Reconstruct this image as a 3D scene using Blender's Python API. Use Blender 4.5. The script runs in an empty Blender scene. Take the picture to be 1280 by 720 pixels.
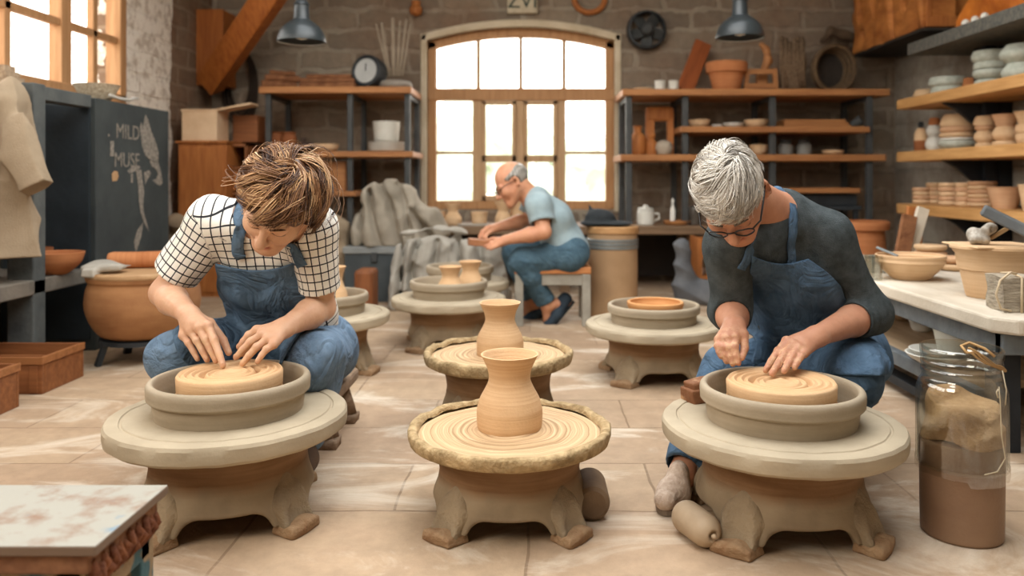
import bpy, bmesh, math, random
import numpy as np
from mathutils import Vector, Matrix, Euler, noise as mnoise
random.seed(7); np.random.seed(7)
PI = math.pi
F, CX, CY, EYE = 1000.0, 665.0, 223.0, 0.77
SC = bpy.context.scene
COL = SC.collection

def P(x, y, d):
    "point at image position (x, y) of a 1280x720 frame and depth d metres"
    return Vector(((x - CX) * d / F, d, EYE - (y - CY) * d / F))
def PX(x, d): return (x - CX) * d / F
def PZ(y, d): return EYE - (y - CY) * d / F
def lin(h):
    h = h.lstrip('#'); v = [int(h[i:i + 2], 16) / 255 for i in (0, 2, 4)]
    return tuple(c / 12.92 if c <= .04045 else ((c + .055) / 1.055) ** 2.4 for c in v) + (1,)

# ------------------------------------------------------------------ materials
MATS = {}
def nodes(name):
    m = bpy.data.materials.new(name); m.use_nodes = True
    nt = m.node_tree; b = nt.nodes['Principled BSDF']
    return m, nt, b
def N(nt, t, **kw):
    n = nt.nodes.new(t)
    for k, v in kw.items():
        if k in n.inputs.keys(): n.inputs[k].default_value = v
        else: setattr(n, k, v)
    return n
def L(nt, a, b): nt.links.new(a, b)
def ramp(nt, fac, stops):
    r = nt.nodes.new('ShaderNodeValToRGB')
    e = r.color_ramp.elements
    while len(e) < len(stops): e.new(.5)
    for el, (p, c) in zip(e, stops): el.position = p; el.color = c
    L(nt, fac, r.inputs[0]); return r.outputs[0]
def mixc(nt, fac, a, b, mode='MIX'):
    m = nt.nodes.new('ShaderNodeMix'); m.data_type = 'RGBA'; m.blend_type = mode
    for sock, v in ((m.inputs[0], fac), (m.inputs[6], a), (m.inputs[7], b)):
        if hasattr(v, 'is_output'): L(nt, v, sock)
        else: sock.default_value = v
    return m.outputs[2]
def M(name, c1, c2=None, scale=6, rough=.75, bump=.15, bscale=60, stretch=(1, 1, 1), metal=0, spec=.3, detail=5, contrast=(.35, .65), attr=None):
    if name in MATS: return MATS[name]
    m, nt, b = nodes(name)
    tc = N(nt, 'ShaderNodeTexCoord'); mp = N(nt, 'ShaderNodeMapping'); mp.inputs['Scale'].default_value = stretch
    L(nt, tc.outputs['Object'], mp.inputs[0])
    b.inputs['Roughness'].default_value = rough; b.inputs['Metallic'].default_value = metal
    b.inputs['Specular IOR Level'].default_value = spec
    if c2:
        n1 = N(nt, 'ShaderNodeTexNoise', Scale=scale, Detail=detail, Roughness=.6); L(nt, mp.outputs[0], n1.inputs['Vector'])
        col = ramp(nt, n1.outputs[0], [(contrast[0], lin(c1)), (contrast[1], lin(c2))])
        L(nt, col, b.inputs['Base Color'])
    else:
        b.inputs['Base Color'].default_value = lin(c1)
    if bump:
        n2 = N(nt, 'ShaderNodeTexNoise', Scale=bscale, Detail=4, Roughness=.6); L(nt, mp.outputs[0], n2.inputs['Vector'])
        bp = N(nt, 'ShaderNodeBump', Strength=bump, Distance=.01); L(nt, n2.outputs[0], bp.inputs['Height'])
        L(nt, bp.outputs[0], b.inputs['Normal'])
    MATS[name] = m; return m
def wood(name, c1, c2, axis=0, scale=3, rough=.6, bump=.12):
    st = [14, 14, 14]; st[axis] = 1.2
    return M(name, c1, c2, scale=scale, rough=rough, bump=bump, bscale=6, stretch=tuple(st), contrast=(.3, .7))
def ringed(name, c1, c2, rough=.8, bands=70, bump=.25, dark=None, spec=.2):
    "thrown or turned clay: faint turning lines round the local z axis"
    m, nt, b = nodes(name)
    tc = N(nt, 'ShaderNodeTexCoord')
    n1 = N(nt, 'ShaderNodeTexNoise', Scale=5, Detail=5, Roughness=.6); L(nt, tc.outputs['Object'], n1.inputs['Vector'])
    mp = N(nt, 'ShaderNodeMapping'); mp.inputs['Scale'].default_value = (2, 2, bands); L(nt, tc.outputs['Object'], mp.inputs[0])
    n2 = N(nt, 'ShaderNodeTexNoise', Scale=1.5, Detail=3, Roughness=.6); L(nt, mp.outputs[0], n2.inputs['Vector'])
    add = N(nt, 'ShaderNodeMath', operation='ADD'); L(nt, n1.outputs[0], add.inputs[0]); L(nt, n2.outputs[0], add.inputs[1])
    hf = N(nt, 'ShaderNodeMath', operation='MULTIPLY'); hf.inputs[1].default_value = .5; L(nt, add.outputs[0], hf.inputs[0])
    stops = [(.38, lin(c1)), (.62, lin(c2))]
    if dark: stops = [(.30, lin(dark)), (.42, lin(c1)), (.62, lin(c2))]
    L(nt, ramp(nt, hf.outputs[0], stops), b.inputs['Base Color'])
    b.inputs['Roughness'].default_value = rough; b.inputs['Specular IOR Level'].default_value = spec
    bp = N(nt, 'ShaderNodeBump', Strength=bump, Distance=.004); L(nt, n2.outputs[0], bp.inputs['Height'])
    n3 = N(nt, 'ShaderNodeTexNoise', Scale=140, Detail=3); L(nt, tc.outputs['Object'], n3.inputs['Vector'])
    bp2 = N(nt, 'ShaderNodeBump', Strength=.25, Distance=.003); L(nt, n3.outputs[0], bp2.inputs['Height']); L(nt, bp.outputs[0], bp2.inputs['Normal'])
    L(nt, bp2.outputs[0], b.inputs['Normal'])
    MATS[name] = m; return m
def masonry(name, plane, bw, bh, c1, c2, mortar, msize=.012, distort=.03, stain=None, white=None, bump=.6, rough=.9, dust=None, offset=.5):
    "brick or slab surface; plane picks the two object axes that carry the pattern"
    m, nt, b = nodes(name)
    tc = N(nt, 'ShaderNodeTexCoord'); sp = N(nt, 'ShaderNodeSeparateXYZ'); L(nt, tc.outputs['Object'], sp.inputs[0])
    cb = N(nt, 'ShaderNodeCombineXYZ'); L(nt, sp.outputs[plane[0]], cb.inputs[0]); L(nt, sp.outputs[plane[1]], cb.inputs[1])
    nd = N(nt, 'ShaderNodeTexNoise', Scale=5, Detail=3); L(nt, tc.outputs['Object'], nd.inputs['Vector'])
    off = N(nt, 'ShaderNodeVectorMath', operation='MULTIPLY_ADD'); L(nt, nd.outputs['Color'], off.inputs[0]); off.inputs[1].default_value = (distort,) * 3; L(nt, cb.outputs[0], off.inputs[2])
    br = N(nt, 'ShaderNodeTexBrick'); br.offset = offset; br.inputs['Scale'].default_value = 1
    br.inputs['Brick Width'].default_value = bw; br.inputs['Row Height'].default_value = bh
    br.inputs['Mortar Size'].default_value = msize; br.inputs['Mortar Smooth'].default_value = .4; br.inputs['Bias'].default_value = 0
    br.inputs['Color1'].default_value = lin(c1); br.inputs['Color2'].default_value = lin(c2); br.inputs['Mortar'].default_value = lin(mortar)
    L(nt, off.outputs[0], br.inputs['Vector'])
    col = br.outputs['Color']
    n1 = N(nt, 'ShaderNodeTexNoise', Scale=1.6, Detail=8, Roughness=.65); L(nt, tc.outputs['Object'], n1.inputs['Vector'])
    if stain: col = mixc(nt, ramp(nt, n1.outputs[0], [(.42, (0, 0, 0, 1)), (.66, (.75, .75, .75, 1))]), col, lin(stain))
    n4 = N(nt, 'ShaderNodeTexNoise', Scale=14, Detail=6, Roughness=.7); L(nt, tc.outputs['Object'], n4.inputs['Vector'])
    col = mixc(nt, .5, col, ramp(nt, n4.outputs[0], [(.3, (.35, .35, .35, 1)), (.7, (.65, .65, .65, 1))]), 'OVERLAY')
    if dust:
        mpd = N(nt, 'ShaderNodeMapping'); mpd.inputs['Scale'].default_value = (1.1, 2.6, 1); mpd.inputs['Rotation'].default_value = (0, 0, .5); L(nt, tc.outputs['Object'], mpd.inputs[0])
        n5 = N(nt, 'ShaderNodeTexNoise', Scale=1.5, Detail=9, Roughness=.62, Distortion=1.2); L(nt, mpd.outputs[0], n5.inputs['Vector'])
        col = mixc(nt, ramp(nt, n5.outputs[0], [(.50, (0, 0, 0, 1)), (.66, (.8, .8, .8, 1))]), col, lin(dust))
    if white: # (axis, from, to, colour): ragged whitewashed band
        ax, lo, hi, wc = white
        w0 = N(nt, 'ShaderNodeMath', operation='MULTIPLY_ADD'); L(nt, nd.outputs[0], w0.inputs[0]); w0.inputs[1].default_value = .16; L(nt, sp.outputs[ax], w0.inputs[2])
        a_ = N(nt, 'ShaderNodeMath', operation='GREATER_THAN'); L(nt, w0.outputs[0], a_.inputs[0]); a_.inputs[1].default_value = lo + .08
        b_ = N(nt, 'ShaderNodeMath', operation='LESS_THAN'); L(nt, w0.outputs[0], b_.inputs[0]); b_.inputs[1].default_value = hi + .08
        ab = N(nt, 'ShaderNodeMath', operation='MULTIPLY'); L(nt, a_.outputs[0], ab.inputs[0]); L(nt, b_.outputs[0], ab.inputs[1])
        wcol = mixc(nt, ramp(nt, n4.outputs[0], [(.40, (.75, .75, .75, 1)), (.52, (0, 0, 0, 1))]), lin(wc), lin('#b8a793'))
        col = mixc(nt, ab.outputs[0], col, wcol)
    L(nt, col, b.inputs['Base Color']); b.inputs['Roughness'].default_value = rough; b.inputs['Specular IOR Level'].default_value = .2
    mh = N(nt, 'ShaderNodeMath', operation='MULTIPLY_ADD'); L(nt, br.outputs['Fac'], mh.inputs[0]); mh.inputs[1].default_value = -1.0; L(nt, n4.outputs[0], mh.inputs[2])
    bp = N(nt, 'ShaderNodeBump', Strength=bump, Distance=.02); L(nt, mh.outputs[0], bp.inputs['Height']); L(nt, bp.outputs[0], b.inputs['Normal'])
    MATS[name] = m; return m
def glassmat(name, tint=(1, 1, 1, 1), gloss=.06):
    m = bpy.data.materials.new(name); m.use_nodes = True; nt = m.node_tree; nt.nodes.clear()
    o = N(nt, 'ShaderNodeOutputMaterial'); mx = N(nt, 'ShaderNodeMixShader'); t = N(nt, 'ShaderNodeBsdfTransparent'); g = N(nt, 'ShaderNodeBsdfGlossy')
    t.inputs[0].default_value = tint; g.inputs['Roughness'].default_value = .05
    lw = N(nt, 'ShaderNodeLayerWeight', Blend=.25); mu = N(nt, 'ShaderNodeMath', operation='MULTIPLY_ADD'); L(nt, lw.outputs['Facing'], mu.inputs[0]); mu.inputs[1].default_value = .35; mu.inputs[2].default_value = gloss
    L(nt, mu.outputs[0], mx.inputs[0]); L(nt, t.outputs[0], mx.inputs[1]); L(nt, g.outputs[0], mx.inputs[2]); L(nt, mx.outputs[0], o.inputs[0])
    MATS[name] = m; return m

# ------------------------------------------------------------------ mesh helpers
def link_mesh(name, me, mat=None, parent=None, smooth=False):
    o = bpy.data.objects.new(name, me); COL.objects.link(o)
    if mat: me.materials.append(mat)
    if parent: o.parent = parent
    if smooth: me.polygons.foreach_set('use_smooth', [True] * len(me.polygons))
    return o
def obj(name, bm, mat, parent=None, smooth=False, bevel=0, auto=None, seg=2):
    me = bpy.data.meshes.new(name)
    bmesh.ops.recalc_face_normals(bm, faces=bm.faces); bm.to_mesh(me); bm.free()
    o = link_mesh(name, me, mat, parent, smooth or auto is not None)
    if bevel:
        md = o.modifiers.new('b', 'BEVEL'); md.width = bevel; md.segments = seg; md.limit_method = 'ANGLE'; md.angle_limit = .6
    if auto is not None: me.set_sharp_from_angle(angle=auto)
    return o
def thing(name, label, cat, loc=(0, 0, 0), rz=0, group=None):
    o = bpy.data.objects.new(name, None); COL.objects.link(o); o.empty_display_size = .05
    o.location = loc; o.rotation_euler = (0, 0, rz); o['label'] = label; o['category'] = cat
    if group: o['group'] = group
    return o
def tag(o, label, cat, group=None, loc=None, rot=None):
    o['label'] = label; o['category'] = cat
    if group: o['group'] = group
    if loc is not None: o.location = loc
    if rot is not None: o.rotation_euler = rot
    return o
def struct(o): o['kind'] = 'structure'; return o
def dup(root, loc, rz=None, label=None, group=None, scale=None):
    r = root.copy(); COL.objects.link(r); r.location = loc
    if rz is not None: r.rotation_euler = (0, 0, rz)
    if scale is not None: r.scale = scale if hasattr(scale, '__len__') else (scale,) * 3
    if label: r['label'] = label
    if group: r['group'] = group
    for ch in list(root.children):
        c = ch.copy(); COL.objects.link(c); c.parent = r
        for g in list(ch.children):
            d = g.copy(); COL.objects.link(d); d.parent = c
    return r
def B(): return bmesh.new()
def box(bm, lo, hi, mtx=None):
    c = [(lo[i] + hi[i]) / 2 for i in range(3)]; s = [abs(hi[i] - lo[i]) for i in range(3)]
    m = Matrix.Translation(c) @ Matrix.Diagonal((*s, 1))
    if mtx: m = mtx @ m
    return bmesh.ops.create_cube(bm, size=1, matrix=m)['verts']
def beam(bm, a, b, w, h, up=(0, 0, 1)):
    "rectangular bar from a to b"
    a, b = Vector(a), Vector(b); z = (b - a); l = z.length; z.normalize(); u = Vector(up)
    x = u.cross(z)
    if x.length < 1e-4: x = Vector((1, 0, 0)).cross(z)
    x.normalize(); y = z.cross(x)
    m = Matrix((x, y, z)).transposed().to_4x4(); m.translation = (a + b) / 2
    return bmesh.ops.create_cube(bm, size=1, matrix=m @ Matrix.Diagonal((w, h, l, 1)))['verts']
def tube(bm, pts, r, seg=8, cap=True, closed=False):
    pts = [Vector(p) for p in pts]; n = len(pts); rings = []
    prev = None
    for i, p in enumerate(pts):
        t = (pts[(i + 1) % n] - pts[i - 1]) if closed else (pts[min(i + 1, n - 1)] - pts[max(i - 1, 0)])
        t.normalize()
        if prev is None:
            x = t.orthogonal().normalized()
        else:
            x = prev - t * prev.dot(t); x.normalize()
        prev = x; y = t.cross(x); rr = r[i] if hasattr(r, '__len__') else r
        rings.append([bm.verts.new(p + (x * math.cos(2 * PI * k / seg) + y * math.sin(2 * PI * k / seg)) * rr) for k in range(seg)])
    for i in range(n if closed else n - 1):
        a, b = rings[i], rings[(i + 1) % n]
        for k in range(seg): bm.faces.new((a[k], a[(k + 1) % seg], b[(k + 1) % seg], b[k]))
    if cap and not closed:
        bm.faces.new(rings[0][::-1]); bm.faces.new(rings[-1])
    return rings
def lathe(bm, prof, seg=48, cap0=True, cap1=True, mtx=None, wob=0, seed=0):
    rings = []
    for r, z in prof:
        ring = []
        for k in range(seg):
            a = 2 * PI * k / seg; rr = r
            if wob: rr *= 1 + wob * mnoise.noise(Vector((math.cos(a) * 1.3 + seed, math.sin(a) * 1.3, z * 8)))
            v = Vector((rr * math.cos(a), rr * math.sin(a), z))
            ring.append(bm.verts.new(mtx @ v if mtx else v))
        rings.append(ring)
    for a, b in zip(rings, rings[1:]):
        for k in range(seg): bm.faces.new((a[k], a[(k + 1) % seg], b[(k + 1) % seg], b[k]))
    if cap0: bm.faces.new(rings[0][::-1])
    if cap1: bm.faces.new(rings[-1])
    return rings
def shell(prof, t=.004, floor_t=None):
    "closed vessel profile: outside up, then inside back down"
    ins = [(max(r - t, .0005), z) for r, z in prof[::-1]]
    zb = prof[0][1] + (floor_t or t)
    ins = [(r, max(z, zb)) for r, z in ins]
    top = prof[-1]
    return prof + [(top[0] - t * .5, top[1] + t * .25)] + ins
def smooth_prof(pts, n=6):
    "Catmull-Rom through profile points"
    out = []
    q = [Vector((p[0], p[1], 0)) for p in pts]
    for i in range(len(q) - 1):
        p0, p1, p2, p3 = q[max(i - 1, 0)], q[i], q[i + 1], q[min(i + 2, len(q) - 1)]
        for k in range(n):
            t = k / n
            v = .5 * ((2 * p1) + (p2 - p0) * t + (2 * p0 - 5 * p1 + 4 * p2 - p3) * t * t + (3 * p1 - 3 * p2 + p3 - p0) * t ** 3)
            out.append((max(v.x, .0005), v.y))
    out.append((q[-1].x, q[-1].y)); return out
def jitter(bm, amp, sc, seed=0, sel=None):
    for v in bm.verts:
        if sel and not sel(v.co): continue
        n = mnoise.noise_vector(v.co * sc + Vector((seed * 3.1, seed, 0)))
        v.co += n * amp
def vessel(name, label, cat, x, d, z, prof, mat, t=.004, group=None, smooth=6, seg=40, X=None, wob=0, rot=None, solid=False):
    "turned pot as one mesh; prof in pixels (radius, height) at depth d, standing on height z"
    s = d / F
    pr = [(r * s, h * s) for r, h in prof]
    if smooth: pr = smooth_prof(pr, smooth)
    bm = B(); lathe(bm, pr if solid else shell(pr, t), seg, wob=wob, seed=x * .1)
    o = obj(name, bm, mat, None, True, auto=.9)
    return tag(o, label, cat, group, ((PX(x, d) if X is None else X), d, z), rot)

# ------------------------------------------------------------------ distance-field modelling
class Field:
    def __init__(s, lo, hi, res):
        s.res = res; s.lo = np.array(lo, np.float32)
        s.n = np.ceil((np.array(hi) - np.array(lo)) / res).astype(int) + 1
        s.f = np.full(tuple(s.n), .5, np.float32)
    def win(s, lo, hi):
        a = np.clip(np.floor((np.array(lo) - s.lo) / s.res).astype(int), 0, s.n - 1)
        b = np.clip(np.ceil((np.array(hi) - s.lo) / s.res).astype(int) + 1, a + 1, s.n)
        sl = tuple(slice(int(i), int(j)) for i, j in zip(a, b))
        ax = [(s.lo[i] + np.arange(a[i], b[i]) * s.res).astype(np.float32) for i in range(3)]
        return sl, ax[0][:, None, None], ax[1][None, :, None], ax[2][None, None, :]
    def put(s, sl, d, k, op):
        f = s.f[sl]
        if op == 'u':
            if k: h = np.maximum(k - np.abs(f - d), 0) / k; s.f[sl] = np.minimum(f, d) - h * h * k * .25
            else: s.f[sl] = np.minimum(f, d)
        elif op == 's':
            d = -d
            if k: h = np.maximum(k - np.abs(f - d), 0) / k; s.f[sl] = np.maximum(f, d) + h * h * k * .25
            else: s.f[sl] = np.maximum(f, d)
        elif op == 'i': s.f[sl] = np.maximum(f, d)
    def cap(s, a, b, ra, rb=None, k=.01, op='u', flat=None, cut=None, fold=None):
        "tapered capsule; flat=(axis, factor) widens it along axis; cut=True squares the b end"
        rb = ra if rb is None else rb
        a = np.array(a, np.float32); b = np.array(b, np.float32)
        R = max(ra, rb) * (max(1, flat[1]) if flat else 1) + k + s.res * 3 + .02
        sl, X, Y, Z = s.win(np.minimum(a, b) - R, np.maximum(a, b) + R)
        X = X - a[0]; Y = Y - a[1]; Z = Z - a[2]; u = b - a
        l2 = float(u @ u) + 1e-9
        t = np.clip((X * u[0] + Y * u[1] + Z * u[2]) / l2, 0, 1)
        px, py, pz = X - t * u[0], Y - t * u[1], Z - t * u[2]
        if flat:
            ax = np.array(flat[0], np.float32); ax = ax / np.linalg.norm(ax); c = px * ax[0] + py * ax[1] + pz * ax[2]
            g = c * (1 / flat[1] - 1); px, py, pz = px + g * ax[0], py + g * ax[1], pz + g * ax[2]
        d = np.sqrt(px * px + py * py + pz * pz) - (ra + (rb - ra) * t)
        if fold is not None:
            tt = (X * u[0] + Y * u[1] + Z * u[2]) / math.sqrt(l2)
            d = d + fold(X + a[0], Y + a[1], Z + a[2], tt)
        if cut:
            pl = (X * u[0] + Y * u[1] + Z * u[2]) / math.sqrt(l2) - math.sqrt(l2)
            d = np.maximum(d, pl)
        s.put(sl, d.astype(np.float32), k, op)
    def ell(s, c, r, rot=None, k=.01, op='u'):
        "ellipsoid; rot = 3x3 whose rows are its axes"
        c = np.array(c, np.float32); r = np.array(r, np.float32); R = float(r.max()) + k + s.res * 3
        sl, X, Y, Z = s.win(c - R, c + R); X = X - c[0]; Y = Y - c[1]; Z = Z - c[2]
        A = np.eye(3) if rot is None else np.array(rot, np.float32)
        q = [(X * A[i][0] + Y * A[i][1] + Z * A[i][2]) for i in range(3)]
        k0 = np.sqrt(sum((q[i] / r[i]) ** 2 for i in range(3))); k1 = np.sqrt(sum((q[i] / r[i] ** 2) ** 2 for i in range(3))) + 1e-6
        s.put(sl, (k0 * (k0 - 1) / k1).astype(np.float32), k, op)
    def box(s, c, h, rot=None, rnd=.01, k=.01, op='u'):
        c = np.array(c, np.float32); h = np.array(h, np.float32); R = float(np.linalg.norm(h)) + rnd + k + s.res * 3
        sl, X, Y, Z = s.win(c - R, c + R); X = X - c[0]; Y = Y - c[1]; Z = Z - c[2]
        A = np.eye(3) if rot is None else np.array(rot, np.float32)
        q = [np.abs(X * A[i][0] + Y * A[i][1] + Z * A[i][2]) - h[i] + rnd for i in range(3)]
        d = np.sqrt(sum(np.maximum(v, 0) ** 2 for v in q)) + np.minimum(np.maximum(np.maximum(q[0], q[1]), q[2]), 0) - rnd
        s.put(sl, d.astype(np.float32), k, op)
    def warp(s, fn, band=.04):
        "add a displacement fn(X,Y,Z) near the surface"
        idx = np.nonzero(np.abs(s.f) < band)
        p = [s.lo[i] + idx[i] * s.res for i in range(3)]
        s.f[idx] += fn(*p).astype(np.float32)
    def sample(s, pts):
        q = (np.asarray(pts) - s.lo) / s.res
        i = np.clip(np.floor(q).astype(int), 0, s.n - 2); t = np.clip(q - i, 0, 1)
        out = 0
        for dx in (0, 1):
            for dy in (0, 1):
                for dz in (0, 1):
                    w = (t[:, 0] if dx else 1 - t[:, 0]) * (t[:, 1] if dy else 1 - t[:, 1]) * (t[:, 2] if dz else 1 - t[:, 2])
                    out = out + w * s.f[i[:, 0] + dx, i[:, 1] + dy, i[:, 2] + dz]
        return out
    def surface(s):
        f = s.f; ins = f < 0
        c = ins[:-1, :-1, :-1].astype(np.int8)
        for dx in (0, 1):
            for dy in (0, 1):
                for dz in (0, 1):
                    if dx or dy or dz: c = c + ins[dx:f.shape[0] - 1 + dx, dy:f.shape[1] - 1 + dy, dz:f.shape[2] - 1 + dz]
        I = np.argwhere((c > 0) & (c < 8)); n = len(I)
        cor = [(dx, dy, dz) for dx in (0, 1) for dy in (0, 1) for dz in (0, 1)]
        V = np.stack([f[I[:, 0] + a, I[:, 1] + b, I[:, 2] + e] for a, b, e in cor], 1)
        pos = np.zeros((n, 3)); cnt = np.zeros(n)
        for i, p in enumerate(cor):
            for j, q in enumerate(cor):
                if i < j and sum(abs(p[m] - q[m]) for m in range(3)) == 1:
                    m_ = (V[:, i] < 0) != (V[:, j] < 0)
                    t = V[m_, i] / (V[m_, i] - V[m_, j])
                    pos[m_] += np.array(p) + t[:, None] * (np.array(q) - np.array(p)); cnt[m_] += 1
        v = s.lo + (I + pos / cnt[:, None]) * s.res
        idx = np.full(c.shape, -1, np.int64); idx[I[:, 0], I[:, 1], I[:, 2]] = np.arange(n)
        quads = []
        for ax in range(3):
            o1, o2 = [(1, 2), (2, 0), (0, 1)][ax]
            sl0 = [slice(1, -1)] * 3; sl1 = [slice(1, -1)] * 3
            sl0[ax] = slice(0, -1); sl1[ax] = slice(1, None)
            A, Bq = ins[tuple(sl0)], ins[tuple(sl1)]
            E = np.argwhere(A != Bq); flip = A[E[:, 0], E[:, 1], E[:, 2]]
            off = np.ones(3, int); off[ax] = 0; E = E + off
            e1 = np.zeros(3, int); e1[o1] = 1; e2 = np.zeros(3, int); e2[o2] = 1
            g = lambda Q: idx[Q[:, 0], Q[:, 1], Q[:, 2]]
            q = np.stack([g(E - e1 - e2), g(E - e2), g(E), g(E - e1)], 1)
            q[~flip] = q[~flip][:, ::-1]; quads.append(q)
        return v, np.concatenate(quads)
    def build(s, name, mat, parent=None, loc=(0, 0, 0), smooth_it=0, uv=None, attrs=None):
        v, q = s.surface(); q = q[(q >= 0).all(1)]
        v = v - np.array(loc)
        me = bpy.data.meshes.new(name)
        me.vertices.add(len(v)); me.vertices.foreach_set('co', v.astype(np.float32).ravel())
        me.loops.add(q.size); me.loops.foreach_set('vertex_index', q.ravel().astype(np.int32))
        me.polygons.add(len(q)); me.polygons.foreach_set('loop_start', np.arange(0, q.size, 4, dtype=np.int32))
        me.update(calc_edges=True); me.validate()
        if attrs:
            for nm, fn in attrs.items():
                a = me.attributes.new(nm, 'FLOAT_VECTOR' if nm.endswith('v') else 'FLOAT', 'POINT')
                val = fn(v + np.array(loc)).astype(np.float32)
                a.data.foreach_set('vector' if nm.endswith('v') else 'value', val.ravel())
        o = link_mesh(name, me, mat, parent, True)
        if smooth_it:
            md = o.modifiers.new('s', 'SMOOTH'); md.factor = .5; md.iterations = smooth_it
        return o
def creases(seed, n=4, f=(16, 34), amp=.02, st=(1, 1, 1), warp=1.5):
    "ridged cloth folds"
    rs = np.random.RandomState(seed); W = []
    for _ in range(n):
        k = rs.normal(size=3) * np.array(st); k /= np.linalg.norm(k); W.append((k * rs.uniform(*f), rs.uniform(0, 6.28), rs.uniform(.6, 1.1) * amp / n))
    k2 = rs.normal(size=(2, 3)) * 7
    def fn(X, Y, Z):
        w = np.sin(X * k2[0][0] + Y * k2[0][1] + Z * k2[0][2]) + np.sin(X * k2[1][0] + Y * k2[1][1] + Z * k2[1][2] + 1)
        out = 0
        for k, p, a in W: out = out + a * (2.6 * np.abs(np.sin(.5 * (X * k[0] + Y * k[1] + Z * k[2]) + p + warp * w * .5)) - 1.6)
        return out
    return fn
def grooves(lines, d, depth=.035, w=.016, ymax=9):
    "pressed-in fold lines, given as image polylines at depth d, on the side facing the window-less end"
    segs = []
    for ln in lines:
        q = [P(x, y, d) for x, y in ln]; segs += [(a.x, a.z, b.x, b.z) for a, b in zip(q, q[1:])]
    def fn(X, Y, Z):
        m = np.full(X.shape, 9.0)
        for ax, az, bx_, bz in segs:
            ux, uz = bx_ - ax, bz - az; t = np.clip(((X - ax) * ux + (Z - az) * uz) / (ux * ux + uz * uz), 0, 1); m = np.minimum(m, np.hypot(X - ax - t * ux, Z - az - t * uz))
        return (depth * np.exp(-(m / w) ** 2) - depth * .35 * np.exp(-((m - 3 * w) / (1.6 * w)) ** 2)) * (Y < ymax)
    return fn
def waves(seed, n=5, f=(18, 45), amp=.004, st=(1, 1, 1)):
    rs = np.random.RandomState(seed); W = []
    for _ in range(n):
        k = rs.normal(size=3); k /= np.linalg.norm(k); k *= rs.uniform(*f); W.append((k * np.array(st), rs.uniform(0, 6.28), rs.uniform(.5, 1) * amp / n * 2))
    k2 = rs.normal(size=(3, 3)) * 9
    def fn(X, Y, Z):
        w = .35 * np.sin(X * k2[0][0] + Y * k2[0][1] + Z * k2[0][2]) + .35 * np.sin(X * k2[1][0] + Y * k2[1][1] + Z * k2[1][2])
        out = 0
        for k, p, a in W: out = out + a * np.sin(X * k[0] + Y * k[1] + Z * k[2] + p + 2.2 * w)
        return out
    return fn
# ------------------------------------------------------------------ camera, light, sky
cam = bpy.data.cameras.new('camera'); co = bpy.data.objects.new('camera', cam); COL.objects.link(co)
co.location = (0, 0, EYE); co.rotation_euler = (PI / 2, 0, 0)
cam.lens = 36 * F / 1280; cam.sensor_width = 36; cam.shift_x = -(CX - 640) / 1280; cam.shift_y = -(360 - CY) / 1280
cam.clip_start = .05; cam.clip_end = 200
cam.dof.use_dof = True; cam.dof.focus_distance = 1.85; cam.dof.aperture_fstop = 2.6
SC.camera = co
SC.view_settings.view_transform = 'Standard'; SC.view_settings.look = 'None'; SC.view_settings.exposure = -.34
w = bpy.data.worlds.new('sky'); SC.world = w; w.use_nodes = True
wn = w.node_tree; bg = wn.nodes['Background']
tcw = N(wn, 'ShaderNodeTexCoord'); spw = N(wn, 'ShaderNodeSeparateXYZ'); L(wn, tcw.outputs['Generated'], spw.inputs[0])
L(wn, ramp(wn, spw.outputs[2], [(.0, (.62, .56, .48, 1)), (.12, (1, .97, .90, 1)), (1, (.92, .96, 1, 1))]), bg.inputs[0])
bg.inputs[1].default_value = 7.0
def area(name, loc, target, sx, sy, power, col=(1, .93, .82)):
    l = bpy.data.lights.new(name, 'AREA'); l.shape = 'RECTANGLE'; l.size = sx; l.size_y = sy; l.energy = power; l.color = col
    o = bpy.data.objects.new(name, l); COL.objects.link(o); o.location = loc
    o.rotation_euler = (Vector(target) - Vector(loc)).to_track_quat('-Z', 'Y').to_euler(); return o
area('added_key_light', (-1.7, .1, 2.0), (0, 2.4, .2), 1.3, 1.0, 58, (1, .92, .80))  # added key lamp inside the room, set forward to brighten the wheel fronts
area('added_top_light', (.2, 2.5, 2.55), (.1, 2.5, 0), 1.6, 1.2, 15, (1, .95, .88))  # added lamp below the ceiling opening, for soft light from above
area('bench_window_light', (-.09, 5.86, 1.45), (-.05, 2.5, .2), 1.1, .8, 14, (1, .95, .86)).data.spread = 2.4
# ------------------------------------------------------------------ the room
XL, XR, YB, ZC = -2.40, 2.72, 6.0, 2.75
mat_floor = masonry('stone_floor', (0, 1), .62, .31, '#a1886f', '#ae967a', '#836d56', msize=.004, distort=.02, stain='#9f846b', dust='#d6c8b4', bump=.25, rough=.7)
mat_brick = masonry('old_brick', (0, 2), .42, .15, '#75695c', '#8b7d6c', '#958a7a', msize=.022, distort=.13, stain='#7f6754')
mat_brick_left = masonry('old_brick_left', (1, 2), .34, .13, '#77604d', '#86705c', '#8d7a66', msize=.016, distort=.05, stain='#7d5a44', white=(1, 4.72, 5.32, '#efe6d8'))
mat_plaster = masonry('grey_plaster', (1, 2), .5, .17, '#a29b8e', '#aea698', '#a59e91', msize=.012, distort=.05, stain='#7b6a5c')
def sheet(name, pts, mat):
    bm = B(); bm.faces.new([bm.verts.new(p) for p in pts]); return struct(obj(name, bm, mat))
bm = B(); box(bm, (XL - .3, -1.6, -.1), (XR + .3, YB + .4, 0)); struct(obj('floor', bm, mat_floor))
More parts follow.
